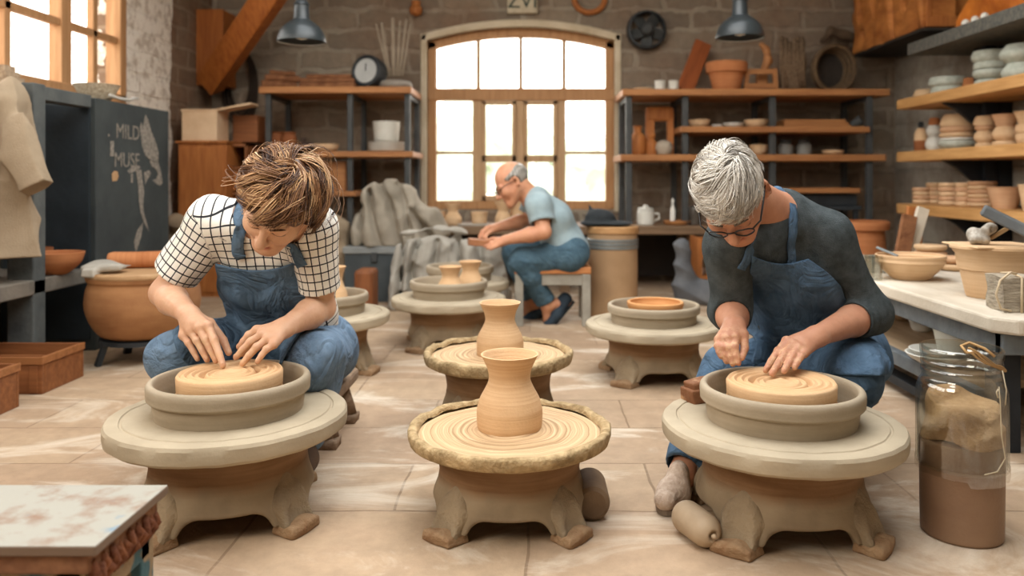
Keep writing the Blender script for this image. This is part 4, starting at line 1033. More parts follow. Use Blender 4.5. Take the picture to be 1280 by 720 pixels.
# ---- the man by the window
def potter_far():
    k = .93
    H = Head(P(640, 229, 4.27), (-.80, -.22, -.52), (-.52, .02, .85), .92)
    neck, chest, pel = P(664, 246, 4.30), P(688, 272, 4.30), P(711, 316, 4.30)
    sL, sR = P(674, 258, 4.15), P(668, 258, 4.46)
    eL, eR = P(680, 290, 4.10), P(660, 275, 4.45)
    wL, wR = P(632, 300, 4.14), P(622, 284, 4.36)
    hL, hR = pel + Vector((0, -.08, 0)), pel + Vector((0, .08, 0))
    kL, kR = P(652, 326, 4.18), P(644, 316, 4.42)
    aL, aR = P(684, 381, 4.24), P(662, 378, 4.40)
    T = Torso(neck, chest, pel, sL, sR, .9)
    loc = Vector((pel.x, pel.y, 0)); lo, hi = (-.40, 3.90, -.02), (.48, 4.62, .94); f = Field(lo, hi, .0055)
    T.add(f); add_head(f, H); f.cap(neck, H.w(0, -.035, -.05), .056, .052, .025)
    arm(f, sL, eL, wL); arm(f, sR, eR, wR)
    leg(f, hL, kL, aL, .88); leg(f, hR, kR, aR, .88)
    add_hand(f, wL, (P(620, 302, 4.16), P(620, 308, 4.12)), (P(606, 305, 4.19), P(606, 308, 4.16), P(609, 311, 4.14), P(613, 312, 4.12)), (P(624, 299, 4.17), P(616, 298, 4.19), P(610, 300, 4.21)), .0095, (0, -.012, .004))
    add_hand(f, wR, (P(609, 285, 4.34), P(611, 291, 4.30)), (P(599, 297, 4.30), P(600, 299, 4.28), P(604, 300, 4.27), P(608, 300, 4.26)), (P(612, 284, 4.32), P(604, 290, 4.28), P(603, 296, 4.27)), .0095, (-.012, -.004, .008))
    for a, tx, hx in ((aL, P(684, 403, 4.26), P(708, 378, 4.26)), (aR, P(655, 400, 4.42), P(676, 386, 4.42))): f.cap(a, tx, .03, .022, .02); f.cap(a, hx, .032, .028, .02)
    lip, lash = head_attrs(H)
    body = f.build('person', skin_mat('skin_tan', '#bd8262', '#cd9674', '#a05c48'), None, loc, attrs={'lip': lip, 'lash': lash})
    tag(body, 'balding person in pale blue shirt and jeans seated by the window working clay', 'person', None, loc)
    sh = Field(lo, hi, .006); fw = waves(51, 6, (20, 50), .008); fold = lambda X, Y, Z, t: fw(X, Y, Z)
    T.add(sh, .012, fold, hips=False); sh.cap(pel.lerp(chest, .6), pel.lerp(chest, .05), .108, .118, .03, flat=(T.side, 1.38), fold=fold)
    for a, b in ((sL, eL), (sR, eR)): sh.cap(a, a.lerp(b, .62), .066, .068, .02, cut=True, fold=fold); sh.cap(a.lerp(b, .52), b, .052, .05, 0, 's')
    sh.cap(neck + Vector((-.02, 0, .01)), H.w(0, .02, -.07), .066, .07, .006, 's')
    sh.build('shirt', M('pale_blue_shirt', '#86979b', '#98a8ab', scale=12, rough=.9, bump=.2), body, loc)
    tr = Field(lo, (hi[0], hi[1], .55), .006); fw2 = waves(61, 7, (20, 50), .009); fold2 = lambda X, Y, Z, t: fw2(X, Y, Z)
    tr.cap(hL, hR, .108, None, .03, fold=fold2); leg(tr, hL, kL, kL.lerp(aL, .94), .88, .014, fold2, .050); leg(tr, hR, kR, kR.lerp(aR, .94), .88, .014, fold2, .050)
    tr.build('jeans', denim('far_denim', '#3f5664', '#526a77'), body, loc)
    sm = M('navy_shoe', '#26323d', '#34414c', bump=.1)
    shoe('shoe', P(710, 376, 4.26), P(685, 405, 4.24), sm, body, loc, k=.9, sole=M('dark_sole', '#1d2124')); shoe('shoe', P(678, 388, 4.42), P(654, 401, 4.40), sm, body, loc, k=.9, sole=MATS['dark_sole'])
    hm = hair_mat('cropped_grey_hair', ['#6b655c', '#8a847a', '#a8a298'])
    f2 = Field(np.array(H.c) - .16, np.array(H.c) + .16, .005); f2.ell(H.w(0, -.014, .032), (.078, .0945, .084), H.R, 0); f2.ell(H.w(0, .04, .085), (.085, .12, .062), H.R, .005, 's'); f2.ell(H.w(0, .09, -.03), (.09, .095, .10), H.R, .01, 's'); f2.ell(H.w(0, .0, -.09), (.1, .1, .07), H.R, .01, 's')
    for s in (-1, 1): f2.ell(H.w(s * .08, -.005, -.012), (.03, .03, .036), H.R, .005, 's')
    f2.warp(waves(8, 5, (60, 150), .003), .02); f2.build('hair', hm, body, loc, attrs={'tone': lambda p: .5 + .5 * np.sin(p[:, 0] * 300) * np.sin(p[:, 1] * 260)})
    bm = B()
    for s in (-1, 1):
        tube(bm, [H.w(s * .033 + .022 * math.cos(a), .107, -.002 + .016 * math.sin(a)) - loc for a in np.linspace(0, 2 * PI, 16, endpoint=False)], .002, 5, closed=True); tube(bm, [H.w(s * .055, .10, .004) - loc, H.w(s * .08, .06, .008) - loc, H.w(s * .083, -.015, .004) - loc], .002, 5)
    obj('glasses', bm, gm_ := M('black_glasses_frame', '#17181b'), body, True)
    eyebrows(H, body, loc, MATS['grey_brow'])
    # the slab in his hands and his stool
    bm = B(); box(bm, (-.055, -.05, -.016), (.055, .05, .016)); bmesh.ops.subdivide_edges(bm, edges=bm.edges, cuts=4, use_grid_fill=True); jitter(bm, .006, 20)
    tag(obj('clay_slab', bm, M('brown_clay', '#8a5a3c', '#a06c4a'), None, True, bevel=.004), 'lump of brown clay held in the hands of the person by the window', 'clay', None, P(598, 303, 4.2), (0, .1, .2))
    t = thing('stool', 'square stool with orange wooden seat and grey legs under the seated window worker', 'stool', (PX(690, 4.32), 4.32, 0))
    zs = PZ(333, 4.2); bm = B(); box(bm, (-.20, -.17, zs - .035), (.20, .17, zs)); obj('seat', bm, wood('orange_seat', '#a8683a', '#c08452'), t, bevel=.006)
    gl = M('grey_stool_paint', '#8b8579', '#9d978a', scale=15, bump=.2)
    for x in (-1, 1):
        for y in (-1, 1): bm = B(); box(bm, (x * .175 - .022, y * .145 - .022, 0), (x * .175 + .022, y * .145 + .022, zs - .035)); obj('leg', bm, gl, t, bevel=.004)
    for y in (-1, 1):
        bm = B(); box(bm, (-.17, y * .145 - .012, zs - .095), (.17, y * .145 + .012, zs - .035)); obj('apron_rail', bm, gl, t, bevel=.003)
potter_far()
# ------------------------------------------------------------------ left side and back wall
steel = M('blue_grey_steel', '#383a3a', '#474847', scale=12, rough=.6, bump=.1)
greypaint = M('slate_painted_wood', '#454949', '#575a58', scale=9, rough=.75, bump=.2)
shelfwood = wood('shelf_wood', '#8f5c36', '#b27c4c', axis=0); shelfwood_y = wood('shelf_wood_deep', '#b0804a', '#cf9f66', axis=1)
darkwood = wood('crate_wood', '#6e4022', '#8f5a34', axis=0); orangewood = wood('orange_wood', '#8e5226', '#b5733c', axis=2)
terra = ringed('terracotta', '#a8683f', '#bf8054', bands=40, bump=.15); terra_dk = ringed('brown_terracotta', '#7d4a2c', '#98603c', bands=40)
palewhite = M('white_glaze', '#c9c6bb', '#dad7cd', rough=.5, bump=.1); stoneware = M('grey_green_stoneware', '#a3a79a', '#b9bcb0', scale=40, rough=.7, bump=.25)
cream2 = ringed('biscuit_clay', '#c3a07a', '#d4b48f', bands=70); charcoal = M('charcoal_metal', '#24272a', '#33373a', rough=.5, bump=.1)
linen = M('beige_linen', '#8d7b64', '#a4927a', scale=5, rough=.95, bump=.4, bscale=220); greycloth = M('grey_canvas', '#8d8475', '#a69c8c', scale=4, rough=.95, bump=.4, bscale=200)
palecloth = M('pale_grey_cloth', '#979186', '#b0aa9e', scale=4, rough=.95, bump=.4, bscale=200)
def bx(name, label, cat, lo, hi, mat, group=None, bevel=.005):
    c = Vector(((lo[0] + hi[0]) / 2, (lo[1] + hi[1]) / 2, lo[2])); bm = B(); box(bm, Vector(lo) - c, Vector(hi) - c)
    return tag(obj(name, bm, mat, bevel=bevel), label, cat, group, c)
def part(name, boxes, mat, t, bevel=.003):
    bm = B(); l = t.location if t.type == 'EMPTY' or t.parent is None else t.parent.location
    for lo, hi in boxes: box(bm, Vector(lo) - l, Vector(hi) - l)
    return obj(name, bm, mat, t, bevel=bevel)
def text(name, s, size, mat, parent, loc, rot, ext=.0012, align='CENTER'):
    c = bpy.data.curves.new(name, 'FONT'); c.body = s; c.size = size; c.extrude = ext; c.align_x = align; c.align_y = 'CENTER'; c.materials.append(mat)
    o = bpy.data.objects.new(name, c); COL.objects.link(o); dg = bpy.context.evaluated_depsgraph_get(); me = bpy.data.meshes.new_from_object(o.evaluated_get(dg)); me.name = name
    bpy.data.objects.remove(o); o = bpy.data.objects.new(name, me); COL.objects.link(o); o.parent = parent; o.location = loc; o.rotation_euler = rot
    if not me.materials: me.materials.append(mat)
    return o
# --- slate bench with post, rail and shelf
t = thing('work_bench', 'slate-painted wooden bench frame with post and low shelf along the window wall', 'bench', (-2.15, 3.3, 0))
part('leg', [((-2.056, 3.13, 0), (-1.95, 3.21, 1.146))], greypaint, t, .006); part('rail', [((-2.03, 3.21, 1.085), (-1.96, 3.56, 1.14)), ((-2.38, 3.13, 1.085), (-2.056, 3.19, 1.146))], greypaint, t)
part('shelf', [((-2.38, 2.75, .312), (-1.95, 3.53, .372))], M('bench_shelf_wood', '#5f5a52', '#7a7267', scale=7, bump=.2), t, .006)
zb = .372
vessel('bowl', 'wide terracotta bowl on the shelf of the slate bench', 'bowl', 68, 3.33, zb, [(14, 0), (20, 4), (30, 15), (34, 27)], terra, t=.006)
vessel('bowl', 'small terracotta bowl on the bench shelf below the hanging coat', 'bowl', 45, 3.25, zb, [(7, 0), (10, 3), (14, 11), (15.5, 18)], terra, t=.005)
vessel('bowl', 'low brown bowl behind the wide terracotta bowl', 'bowl', 44, 3.46, zb, [(12, 0), (16, 3), (19, 20), (20, 28)], terra_dk, t=.005)
# --- dark cabinet with chalk drawing
t = thing('cabinet', 'tall dark slate cabinet with a chalk drawing and chalk letters on its side', 'cabinet', (-2.165, 3.94, 0))
slate = M('chalkboard_slate', '#2b3031', '#3c4140', scale=3, rough=.8, bump=.12); part('carcass', [((-2.38, 3.58, 0), (-1.952, 4.30, 1.13))], slate, t, .004)
part('door', [((-2.36, 3.568, .05), (-1.975, 3.582, 1.10))], M('dark_cabinet_door', '#1d2428', '#262e33', rough=.7), t)
chalk = M('chalk', '#6d6860', '#938a7e', scale=60, rough=1, bump=0, contrast=(.4, .6)); tanpaint = M('tan_paint_dab', '#a8835c', '#b8946c', bump=0)
def on_side(px, py): d = 1.95 / (665 - px) * F; return Vector((-1.9495, d, PZ(py, d))) - t.location
def crop(pts): return [on_side(110 + a / 3.43, 115 + b / 3.43) for a, b in pts]
bm = B()
for pl in ([(247, 95), (258, 120), (270, 165), (290, 215), (303, 262), (300, 300), (280, 300), (262, 288), (244, 270), (232, 235), (226, 190), (222, 150), (228, 128), (236, 150), (240, 120)],
           [(262, 292), (300, 298), (312, 340), (320, 388), (308, 402), (290, 392), (276, 378), (292, 372), (300, 352), (290, 330), (272, 318)],
           [(168, 338), (182, 325), (205, 315), (226, 322), (212, 336), (196, 342), (180, 350)], [(206, 338), (228, 332), (234, 380), (240, 430), (236, 490), (240, 520), (250, 555), (262, 600), (240, 560), (226, 520), (218, 470), (214, 400)],
           [(240, 345), (262, 335), (270, 350), (256, 372), (244, 400), (242, 370)], [(236, 560), (228, 620), (205, 690), (196, 640), (212, 590)], [(183, 352), (192, 350), (192, 390), (184, 388)]):
    bm.faces.new([bm.verts.new(p) for p in crop(pl)])
obj('chalk_drawing', bm, chalk, t)
bm = B()
for x0, y0, x1, y1 in ((95, 210, 111, 275), (86, 180, 92, 190)): bm.faces.new([bm.verts.new(p) for p in crop([(x0, y0), (x1, y0), (x1, y1), (x0, y1)])])
obj('chalk_mark', bm, chalk, t); bm = B(); bm.faces.new([bm.verts.new(p) for p in crop([(102, 350), (112, 338), (126, 340), (131, 362), (124, 380), (104, 383)])]); obj('paint_dab', bm, tanpaint, t)
for s, py, px in (('MILD', 166, 160), ('MUSE', 201, 159)): text('chalk_lettering', s, .10, chalk, t, on_side(px, py), (PI / 2, 0, PI / 2), .0006)
bm = B(); tube(bm, [on_side(137, 119), on_side(148, 123), on_side(160, 125), on_side(172, 123)], .008, 6); obj('loose_edging', bm, M('pale_edging', '#b5b0a6'), t, True)
vessel('bowl', 'flared speckled basket bowl on top of the dark cabinet', 'bowl', 121, 3.75, 1.132, [(14, 0), (17, 3), (22, 11), (26, 19), (27, 20)], M('woven_speckle', '#9b8a72', '#c2b49c', scale=90, bump=.6, rough=.9), t=.006)
# books on the rail by the window
for i in range(3):
    o = bx('book', ['bottom worn book of the small pile on the window rail', 'middle worn book of the small pile on the window rail', 'top worn book of the small pile on the window rail'][i], 'book', (-2.36 + .01 * i, 3.11 + .01 * i, 1.1465 + i * .0235), (-2.04 - .012 * i, 3.22 - .01 * i, 1.1695 + i * .0235), M('worn_paper', '#8d7760', '#b09a80', scale=60, bump=.5, rough=.95), 'books on the window rail', .003)
# --- hanging coat
f = Field((-2.20, 2.86, .30), (-1.72, 3.13, 1.2), .006); fw = creases(71, 3, (26, 52), .034, (1.6, 1, .2), .8); fold = lambda X, Y, Z, t: fw(X, Y, Z)
q = lambda x, y, d=3.03: P(x, y, d)
f.cap(q(2, 130), q(4, 322), .075, .095, .03, flat=((1, 0, 0), 1.15), fold=fold, cut=True); f.cap(q(8, 122), q(20, 170), .035, .055, .03, fold=fold); f.cap(q(17, 165, 3.0), q(46, 236, 2.97), .052, .062, .02, fold=fold, cut=True); f.cap(q(6, 110, 3.09), q(8, 130), .02, .05, .03)
tag(f.build('coat', linen, None, P(6, 330, 3.03), 1), 'beige linen work coat hanging from the post of the slate bench', 'coat', None, P(6, 330, 3.03))
# --- crates on the floor
def crate(label, lo, hi, stamp=None):
    c = Vector(((lo[0] + hi[0]) / 2, (lo[1] + hi[1]) / 2, 0)); t = thing('crate', label, 'crate', c, 0, 'wooden crates on the floor'); x0, y0, z0 = lo; x1, y1, z1 = hi; w = .014
    for k, b in enumerate((((x0, y0, 0), (x1, y0 + w, z1)), ((x0, y1 - w, 0), (x1, y1, z1)), ((x0, y0 + w, 0), (x0 + w, y1 - w, z1)), ((x1 - w, y0 + w, 0), (x1, y1 - w, z1)))): part('side_board', [b], darkwood, t)
    part('bottom_board', [((x0 + w, y0 + w, .004), (x1 - w, y1 - w, .016))], darkwood, t); part('divider', [((x0 + w, (y0 + y1) / 2 - .005, .016), (x1 - w, (y0 + y1) / 2 + .005, z1 - .02))], darkwood, t)
    part('rim_strip', [((x0 - .006, y0 - .006, z1 - .026), (x1 + .006, y0, z1 + .002)), ((x1, y0, z1 - .026), (x1 + .006, y1, z1 + .002))], wood('crate_rim', '#80502c', '#a06a40', axis=0), t)
    for x, y in ((x0 + .03, y0), (x1 - .03, y0)): part('cleat', [((x - .016, y - .005, .005), (x + .016, y, z1 - .03))], darkwood, t)
    if stamp:
        for s, p, r, sz in stamp: text('stencil', s, sz, M('stencil_ink', '#4a2a16', bump=0), t, Vector(p) - c, r, .0006)
    return t
crate('open wooden crate on the floor by the slate bench, the farther and larger one', (-2.10, 2.85, 0), (-1.745, 3.115, .132), [('BB', (-1.90, 2.8495, .06), (PI / 2, 0, 0), .05)])
crate('wooden crate nearer the front, mostly cut off by the frame edge', (-2.2, 2.50, 0), (-1.73, 2.70, .147))
# --- big pot with lid, cloth and rolled clay
t = thing('plant_pot', 'huge round terracotta pot with wooden lid on a dark iron stand', 'pot', (PX(180, 3.4), 3.4, 0)); s = 3.4 / F
bm = B(); lathe(bm, shell(smooth_prof([(r * s, z) for r, z in ((40, .105), (50, .12), (60, .17), (66, .235), (65, .30), (62, .335), (64, .345), (65, .36))], 5), .012), 64); obj('pot_body', bm, ringed('warm_pot', '#8f6340', '#aa7b52', bands=10, bump=.1, dark='#784c2e'), t, True, auto=.8)
bm = B(); lathe(bm, [(.001, .361), (.222, .361), (.226, .368), (.226, .378), (.222, .384), (.001, .384)], 64); obj('lid', bm, wood('lid_wood', '#a5805a', '#bd9a72', axis=0), t, True, auto=.5)
bm = B(); lathe(bm, [(.10, .085), (.17, .085), (.17, .103), (.10, .103)], 40, cap0=False, cap1=False)
for a in (.8, 2.4, 3.9, 5.5): beam(bm, (.15 * math.cos(a), .15 * math.sin(a), .09), (.18 * math.cos(a), .18 * math.sin(a), 0), .03, .02)
obj('iron_stand', bm, charcoal, t)
o = vessel('clay_roll', 'rolled-up slab of orange clay lying on the lid of the huge pot', 'clay', 172, 3.44, .42, [(2, -34), (9, -33), (10.5, -28), (10, 0), (10.5, 28), (9, 33), (2, 34)], terra, smooth=0, solid=True, wob=.04, rot=(PI / 2, 0, PI / 2 + .25)); 
f = Field((-1.90, 3.17, .36), (-1.60, 3.42, .46), .004); fw = waves(81, 6, (20, 50), .010); f.box(P(134, 333, 3.28), (.085, .06, .012), rnd=.01); f.box(P(116, 340, 3.24), (.03, .05, .02), None, .01, .02); f.warp(fw, .03)
c = Vector((PX(134, 3.28), 3.28, .386)); tag(f.build('cloth', palecloth, None, c), 'folded pale cloth on the lid of the huge pot', 'cloth', None, c)
f = Field((-2.2, 4.33, -.01), (-1.8, 4.75, .62), .006); f.cap((-2.02, 4.52, .10), (-2.03, 4.52, .36), .13, .10, .05); f.cap((-2.03, 4.52, .36), (-2.0, 4.51, .50), .07, .06, .05); f.ell((-1.97, 4.50, .51), (.05, .05, .03)); f.warp(creases(82, 4, (25, 60), .035), .04)
tag(f.build('sack', M('burlap', '#6f5c48', '#8a755d', bump=.5, bscale=200, rough=.95), None, (-2.02, 4.52, 0)), 'lumpy brown sack standing behind the dark chalk-drawn cabinet', 'sack', None, (-2.02, 4.52, 0))
# --- orange cupboard, boxes on it
t = thing('cupboard', 'tall orange wooden cupboard with an open cubby on its side', 'cupboard', (-2.12, 5.45, 0))
part('carcass', [((-2.30, 5.2, 0), (-1.985, 5.7, 1.0))], orangewood, t); part('door', [((-2.285, 5.188, .03), (-2.0, 5.2, .975))], orangewood, t); part('cornice', [((-2.31, 5.18, 1.0), (-1.975, 5.71, 1.015))], orangewood, t)
part('cubby', [((-1.985, 5.3, .98), (-1.89, 5.7, 1.0)), ((-1.985, 5.3, .83), (-1.89, 5.7, .85)), ((-1.985, 5.3, .66), (-1.89, 5.7, .68)), ((-1.905, 5.3, .3), (-1.89, 5.7, 1.0)), ((-1.985, 5.68, .3), (-1.89, 5.7, 1.0))], darkwood, t); part('drawer', [((-1.98, 5.3, .69), (-1.908, 5.6, .82))], orangewood, t)
t = thing('cardboard_box', 'pale cream box with one lid flap sticking out, on the orange cupboard', 'box', (-2.17, 5.32, 1.0155)); cb = M('cream_card', '#c9a987', '#d9bd9c', bump=.1)
part('box_body', [((-2.285, 5.22, 1.0155), (-2.055, 5.42, 1.21))], cb, t); part('rim', [((-2.29, 5.215, 1.205), (-2.05, 5.425, 1.222))], cb, t); bm = B(); beam(bm, (.10, -.02, .20), (.33, -.02, .245), .16, .012, up=(0, 0, 1)); obj('flap', bm, cb, t)
bx('wooden_box', 'brown wooden box beside the pale cream box on the orange cupboard', 'box', (-2.04, 5.45, 1.0155), (-1.87, 5.68, 1.20), darkwood)
bm = B()
for k in range(7): tube(bm, [((.10 + .012 * k) * math.cos(a) * .75, .012 * (k % 3), (.21 + .012 * k) * math.sin(a) - .01 * k) for a in np.linspace(0, 2 * PI, 30, endpoint=False)], .008, 6, closed=True)
tag(obj('rope_coil', bm, M('dark_rope', '#2b221b', '#3d3128', rough=.95), None, True), 'dark cable coil hanging on the back wall by the timber brace', 'coil', None, (PX(300, 5.96), 5.962, PZ(100, 5.96)))
# --- shelf unit left of the arched window
def shelf_unit(label, boards, posts, loc, rails=()):
    t = thing('shelf_unit', label, 'shelves', loc, 0)
    for lo, hi in boards: part('board', [(lo, hi)], shelfwood, t, .006)
    for lo, hi in posts: part('post', [(lo, hi)], steel, t, .003)
    for lo, hi in rails: part('rail', [(lo, hi)], steel, t, .002)
    return t
D0, D1 = 5.40, 5.92; X = lambda x, d=D0: PX(x, d)
ZT, ZM, ZL = PZ(108, D0), PZ(189, D0), PZ(239, D0)
posts = [((X(p) - .018, D0 + .03, 0), (X(p) + .018, D0 + .065, ZT - .045)) for p in (333, 436, 508)] + [((X(p) - .018, D1 - .05, 0), (X(p) + .018, D1 - .015, ZT - .045)) for p in (333, 436, 508)]
shelf_unit('steel-framed wooden shelf unit on the back wall, beside the timber brace', [((X(323), D0, ZT - .045), (X(514), D1, ZT)), ((X(318), D0, ZM - .04), (X(516), D1, ZM)), ((X(390), D0, ZL - .035), (X(445), D1, ZL))], posts, (-1.3, 5.65, 0), [((X(p) - .014, D0 + .065, z - .075), (X(p) + .014, D1 - .05, z - .045)) for p in (333, 436, 508) for z in (ZT,)])
def log(label, a, b, r, mat, name='log', cat='wood', group=None):
    bm = B(); a, b = Vector(a), Vector(b); n = 9; tube(bm, [(a.lerp(b, i / (n - 1)) - a) for i in range(n)], [r * (1 + .12 * math.sin(i * 2.1)) for i in range(n)], 9); jitter(bm, r * .25, 14, seed=a.x * 9)
    return tag(obj(name, bm, mat, None, True, auto=.8), label, cat, group, a)
bark = M('split_wood', '#6a4229', '#8f6242', scale=14, bump=.5, rough=.9); pos = 'short split log in the bundle at the end of the top shelf, %s'
for i, (x0, x1, dz, r) in enumerate(((327, 370, .028, .028), (330, 374, .075, .024), (335, 368, .112, .018))): log(pos % ['lowest', 'middle', 'topmost'][i], (X(x0, 5.5), 5.5 + .02 * i, ZT + dz), (X(x1, 5.6), 5.62, ZT + dz), r, bark, group='split logs on the top shelf')
for i, (x0, x1, h0, h1) in enumerate(((377, 446, 0, .038), (377, 444, .039, .07), (384, 440, .071, .098))):
    bx('plank', 'rough brown plank on the shelf beside the round black clock, %s' % ['bottom of its pile', 'middle of its pile', 'top of its pile'][i], 'plank', (X(x0, 5.55), 5.48 + .02 * i, ZT + h0 + .001), (X(x1, 5.55), 5.72, ZT + h1), bark, 'planks on the top shelf', .008)
t = thing('clock', 'round black drum clock with pale dial on top shelf, left of the sticks', 'clock', (X(462, 5.58), 5.58, ZT), .0); mt = Matrix.Translation((0, 0, .118)) @ Matrix.Rotation(-.35, 4, 'Z') @ Matrix.Rotation(PI / 2 - .12, 4, 'X')
bm = B(); lathe(bm, [(.02, -.09), (.085, -.085), (.112, -.05), (.116, 0), (.112, .055), (.10, .06), (.088, .05), (.02, .05)], 40, mtx=mt); obj('case', bm, charcoal, t, True, auto=.6)
bm = B(); lathe(bm, [(.001, .052), (.086, .0525)], 40, mtx=mt, cap0=False, cap1=False); obj('dial', bm, M('pale_dial', '#a3a5a3', '#b4b6b3', bump=0), t, True); bm = B(); beam(bm, mt @ Vector((0, 0, .055)), mt @ Vector((0, .05, .055)), .006, .003); obj('hand', bm, charcoal, t)
bm = B(); lathe(bm, [(.001, 0), (.085, 0), (.112, .015), (.118, .035), (.105, .055), (.07, .062), (.001, .060)], 32, wob=.05)
tag(obj('stone_holder', bm, M('grey_stone', '#7d766c', '#958d82', bump=.4), None, True), 'flat grey stone holder with upright sticks on the top shelf', 'holder', None, (X(495, 5.6), 5.6, ZT))
for i, (xb, xt, yt, r) in enumerate(((486, 470, 30, .006), (487, 477, 28, .011), (492, 491, 22, .014), (496, 500, 26, .008), (499, 508, 24, .009), (503, 513, 30, .007))):
    a = P(xb, 95, 5.6); b = P(xt, yt, 5.62); bm = B(); tube(bm, [(0, 0, 0), (b - a) * .5, b - a], [r, r, r * .8], 8)
    tag(obj('stick', bm, M('grey_stick', '#8f806e', '#a79a86'), None, True), 'thin upright stick in the flat stone holder, %s from the clock side' % ['first', 'second', 'third and thickest', 'fourth', 'fifth', 'last'][i], 'stick', 'sticks in the stone holder', a)
for i, x in enumerate((345, 361)): vessel('pot', ['brown clay pot at the post end of the middle shelf', 'brown clay pot beside the one at the post end of the middle shelf'][i], 'pot', x, 5.6, ZM, [(7, 0), (9, 8), (10, 17), (8, 22), (9, 25)], terra_dk)
vessel('jug', 'small dark lidded jug on the middle shelf behind the brown hair', 'jug', 380, 5.6, ZM, [(9, 0), (12, 5), (10, 11), (3, 13), (3, 17), (1, 18)], M('dark_glaze', '#3f3029', '#524036', rough=.4), solid=True)
vessel('dish', 'low cream dish with orange rim on the middle shelf', 'dish', 408, 5.6, ZM, [(9, 0), (14, 4), (16, 10)], cream2)
for i in range(4): vessel('plate', 'white plate in the pile under the white tub, %s' % ['lowest', 'second from below', 'third from below', 'uppermost'][i], 'plate', 483, 5.6, ZM + i * .0155, [(14, 0), (20, 1), (22.5, 2.7), (23, 4)], palewhite, t=.003, smooth=0, group='white plates under the white tub')
vessel('tub', 'plain white tub standing on the pile of white plates', 'tub', 483, 5.6, ZM + .078, [(14, 0), (15, 1), (16.5, 22), (17, 24)], palewhite, smooth=0)
t = thing('wooden_crate', 'wooden box on the lowest short shelf behind the brown hair', 'box', (X(418, 5.6), 5.62, ZL)); [part('panel', [b_], shelfwood, t) for b_ in (((X(396, 5.6), 5.5, ZL + .002), (X(436, 5.6), 5.515, ZL + .19)), ((X(396, 5.6), 5.74, ZL + .002), (X(436, 5.6), 5.755, ZL + .19)), ((X(396, 5.6), 5.515, ZL + .002), (X(399, 5.6), 5.74, ZL + .19)), ((X(433, 5.6), 5.515, ZL + .002), (X(436, 5.6), 5.74, ZL + .19)))]; part('lid', [((X(395, 5.6), 5.495, ZL + .19), (X(437, 5.6), 5.76, ZL + .2))], shelfwood, t)
# --- things on the back wall
t = thing('sign', 'small cream plaque lettered ZVI above the arched window', 'sign', (X(653, 5.97), 5.97, PZ(2, 5.97))); bm = B(); box(bm, (-.113, -.02, -.09), (.113, .02, .09)); obj('plaque', bm, M('cream_plaque', '#b3a68e', '#c4b89f', scale=20), t, bevel=.01); text('lettering', 'ZVI', .15, M('dark_green_letters', '#2f3d36', bump=0), t, (0, -.0215, -.005), (PI / 2, 0, 0), .001)
bm = B(); tube(bm, [(.115 * math.cos(a), 0, .105 * math.sin(a)) for a in np.linspace(0, 2 * PI, 36, endpoint=False)], .022, 10, closed=True); tag(obj('wooden_hoop', bm, orangewood, None, True), 'bent wooden hoop hanging above the window beside the plaque', 'hoop', None, (X(737, 5.97), 5.974, PZ(-3, 5.95)))
vessel('turned_peg', 'small turned wooden peg on the back wall above the sticks', 'peg', 520, 5.95, PZ(20, 5.95), [(2, 0), (7, 3), (8, 9), (5, 14), (6, 18), (1, 20)], orangewood, solid=True)
t = thing('wall_fan', 'round dark metal ventilator on the wall above the right shelf unit', 'fan', (X(808, 5.95), 5.95, PZ(38, 5.95))); mt = Matrix.Rotation(PI / 2, 4, 'X')
bm = B(); lathe(bm, [(.145, -.03), (.15, 0), (.14, .05), (.125, .055), (.13, .0), (.125, -.03)], 40, cap0=False, cap1=False, mtx=mt); obj('housing', bm, charcoal, t, True, auto=.6)
bm = B(); lathe(bm, [(.001, -.02), (.04, -.02), (.045, .07), (.03, .085), (.001, .09)], 24, mtx=mt); obj('hub', bm, steel, t, True, auto=.6)
for k in range(5):
    bm = B(); a = k * 2 * PI / 5 + .3; R_ = Matrix.Rotation(a, 4, 'Y') @ Matrix.Rotation(.5, 4, 'X'); box(bm, (.03, -.006, -.045), (.128, .006, .045), R_); obj('blade', bm, steel, t, bevel=.01)
# --- shelf unit right of the arched window
ZA, ZB, ZC_, ZE = PZ(111, D0), PZ(158, D0), PZ(193, D0), PZ(235, D0)
posts = [((X(p) - .02, D0 + .03, 0 if p == 1090 else .46), (X(p) + .02, D0 + .07, ZA - .045)) for p in (787, 858, 968, 1090)] + [((X(p) - .02, D1 - .055, .46), (X(p) + .02, D1 - .015, ZA - .045)) for p in (787, 858, 968, 1090)]
shelf_unit('long steel-framed wooden shelf unit on the back wall behind the grey-haired potter', [((X(778), D0, ZA - .045), (X(1113), D1, ZA)), ((X(851), D0, ZB - .04), (X(1088), D1, ZB)), ((X(776), D0, ZC_ - .045), (X(1108), D1, ZC_)), ((X(985), D0, ZE - .035), (X(1076), D1, ZE))], posts, (1.5, 5.65, 0), [((X(p) - .014, D0 + .07, ZA - .075), (X(p) + .014, D1 - .055, ZA - .045)) for p in (787, 858, 968, 1090)])
d = 5.58
for i, x in enumerate((825, 842)): vessel('cup', ['cream cup on the top shelf, nearer the window', 'cream cup on the top shelf, beside the leaning plank'][i], 'cup', x, d, ZA, [(5.5, 0), (6.2, 4), (6.4, 12), (6.8, 13.5)], palewhite)
vessel('dish', 'flat pale dish at the window end of the top shelf', 'dish', 804, d, ZA, [(8, 0), (11, 2), (12, 4)], cream2)
bm = B(); box(bm, (-.062, -.012, 0), (.062, .012, .42)); tag(obj('plank', bm, wood('red_plank', '#7c3f1c', '#9c5428', axis=2), bevel=.004), 'reddish plank leaning against the wall on the top shelf', 'plank', None, (X(857, 5.7), 5.74, ZA + .025), (-.3, .42, 0))
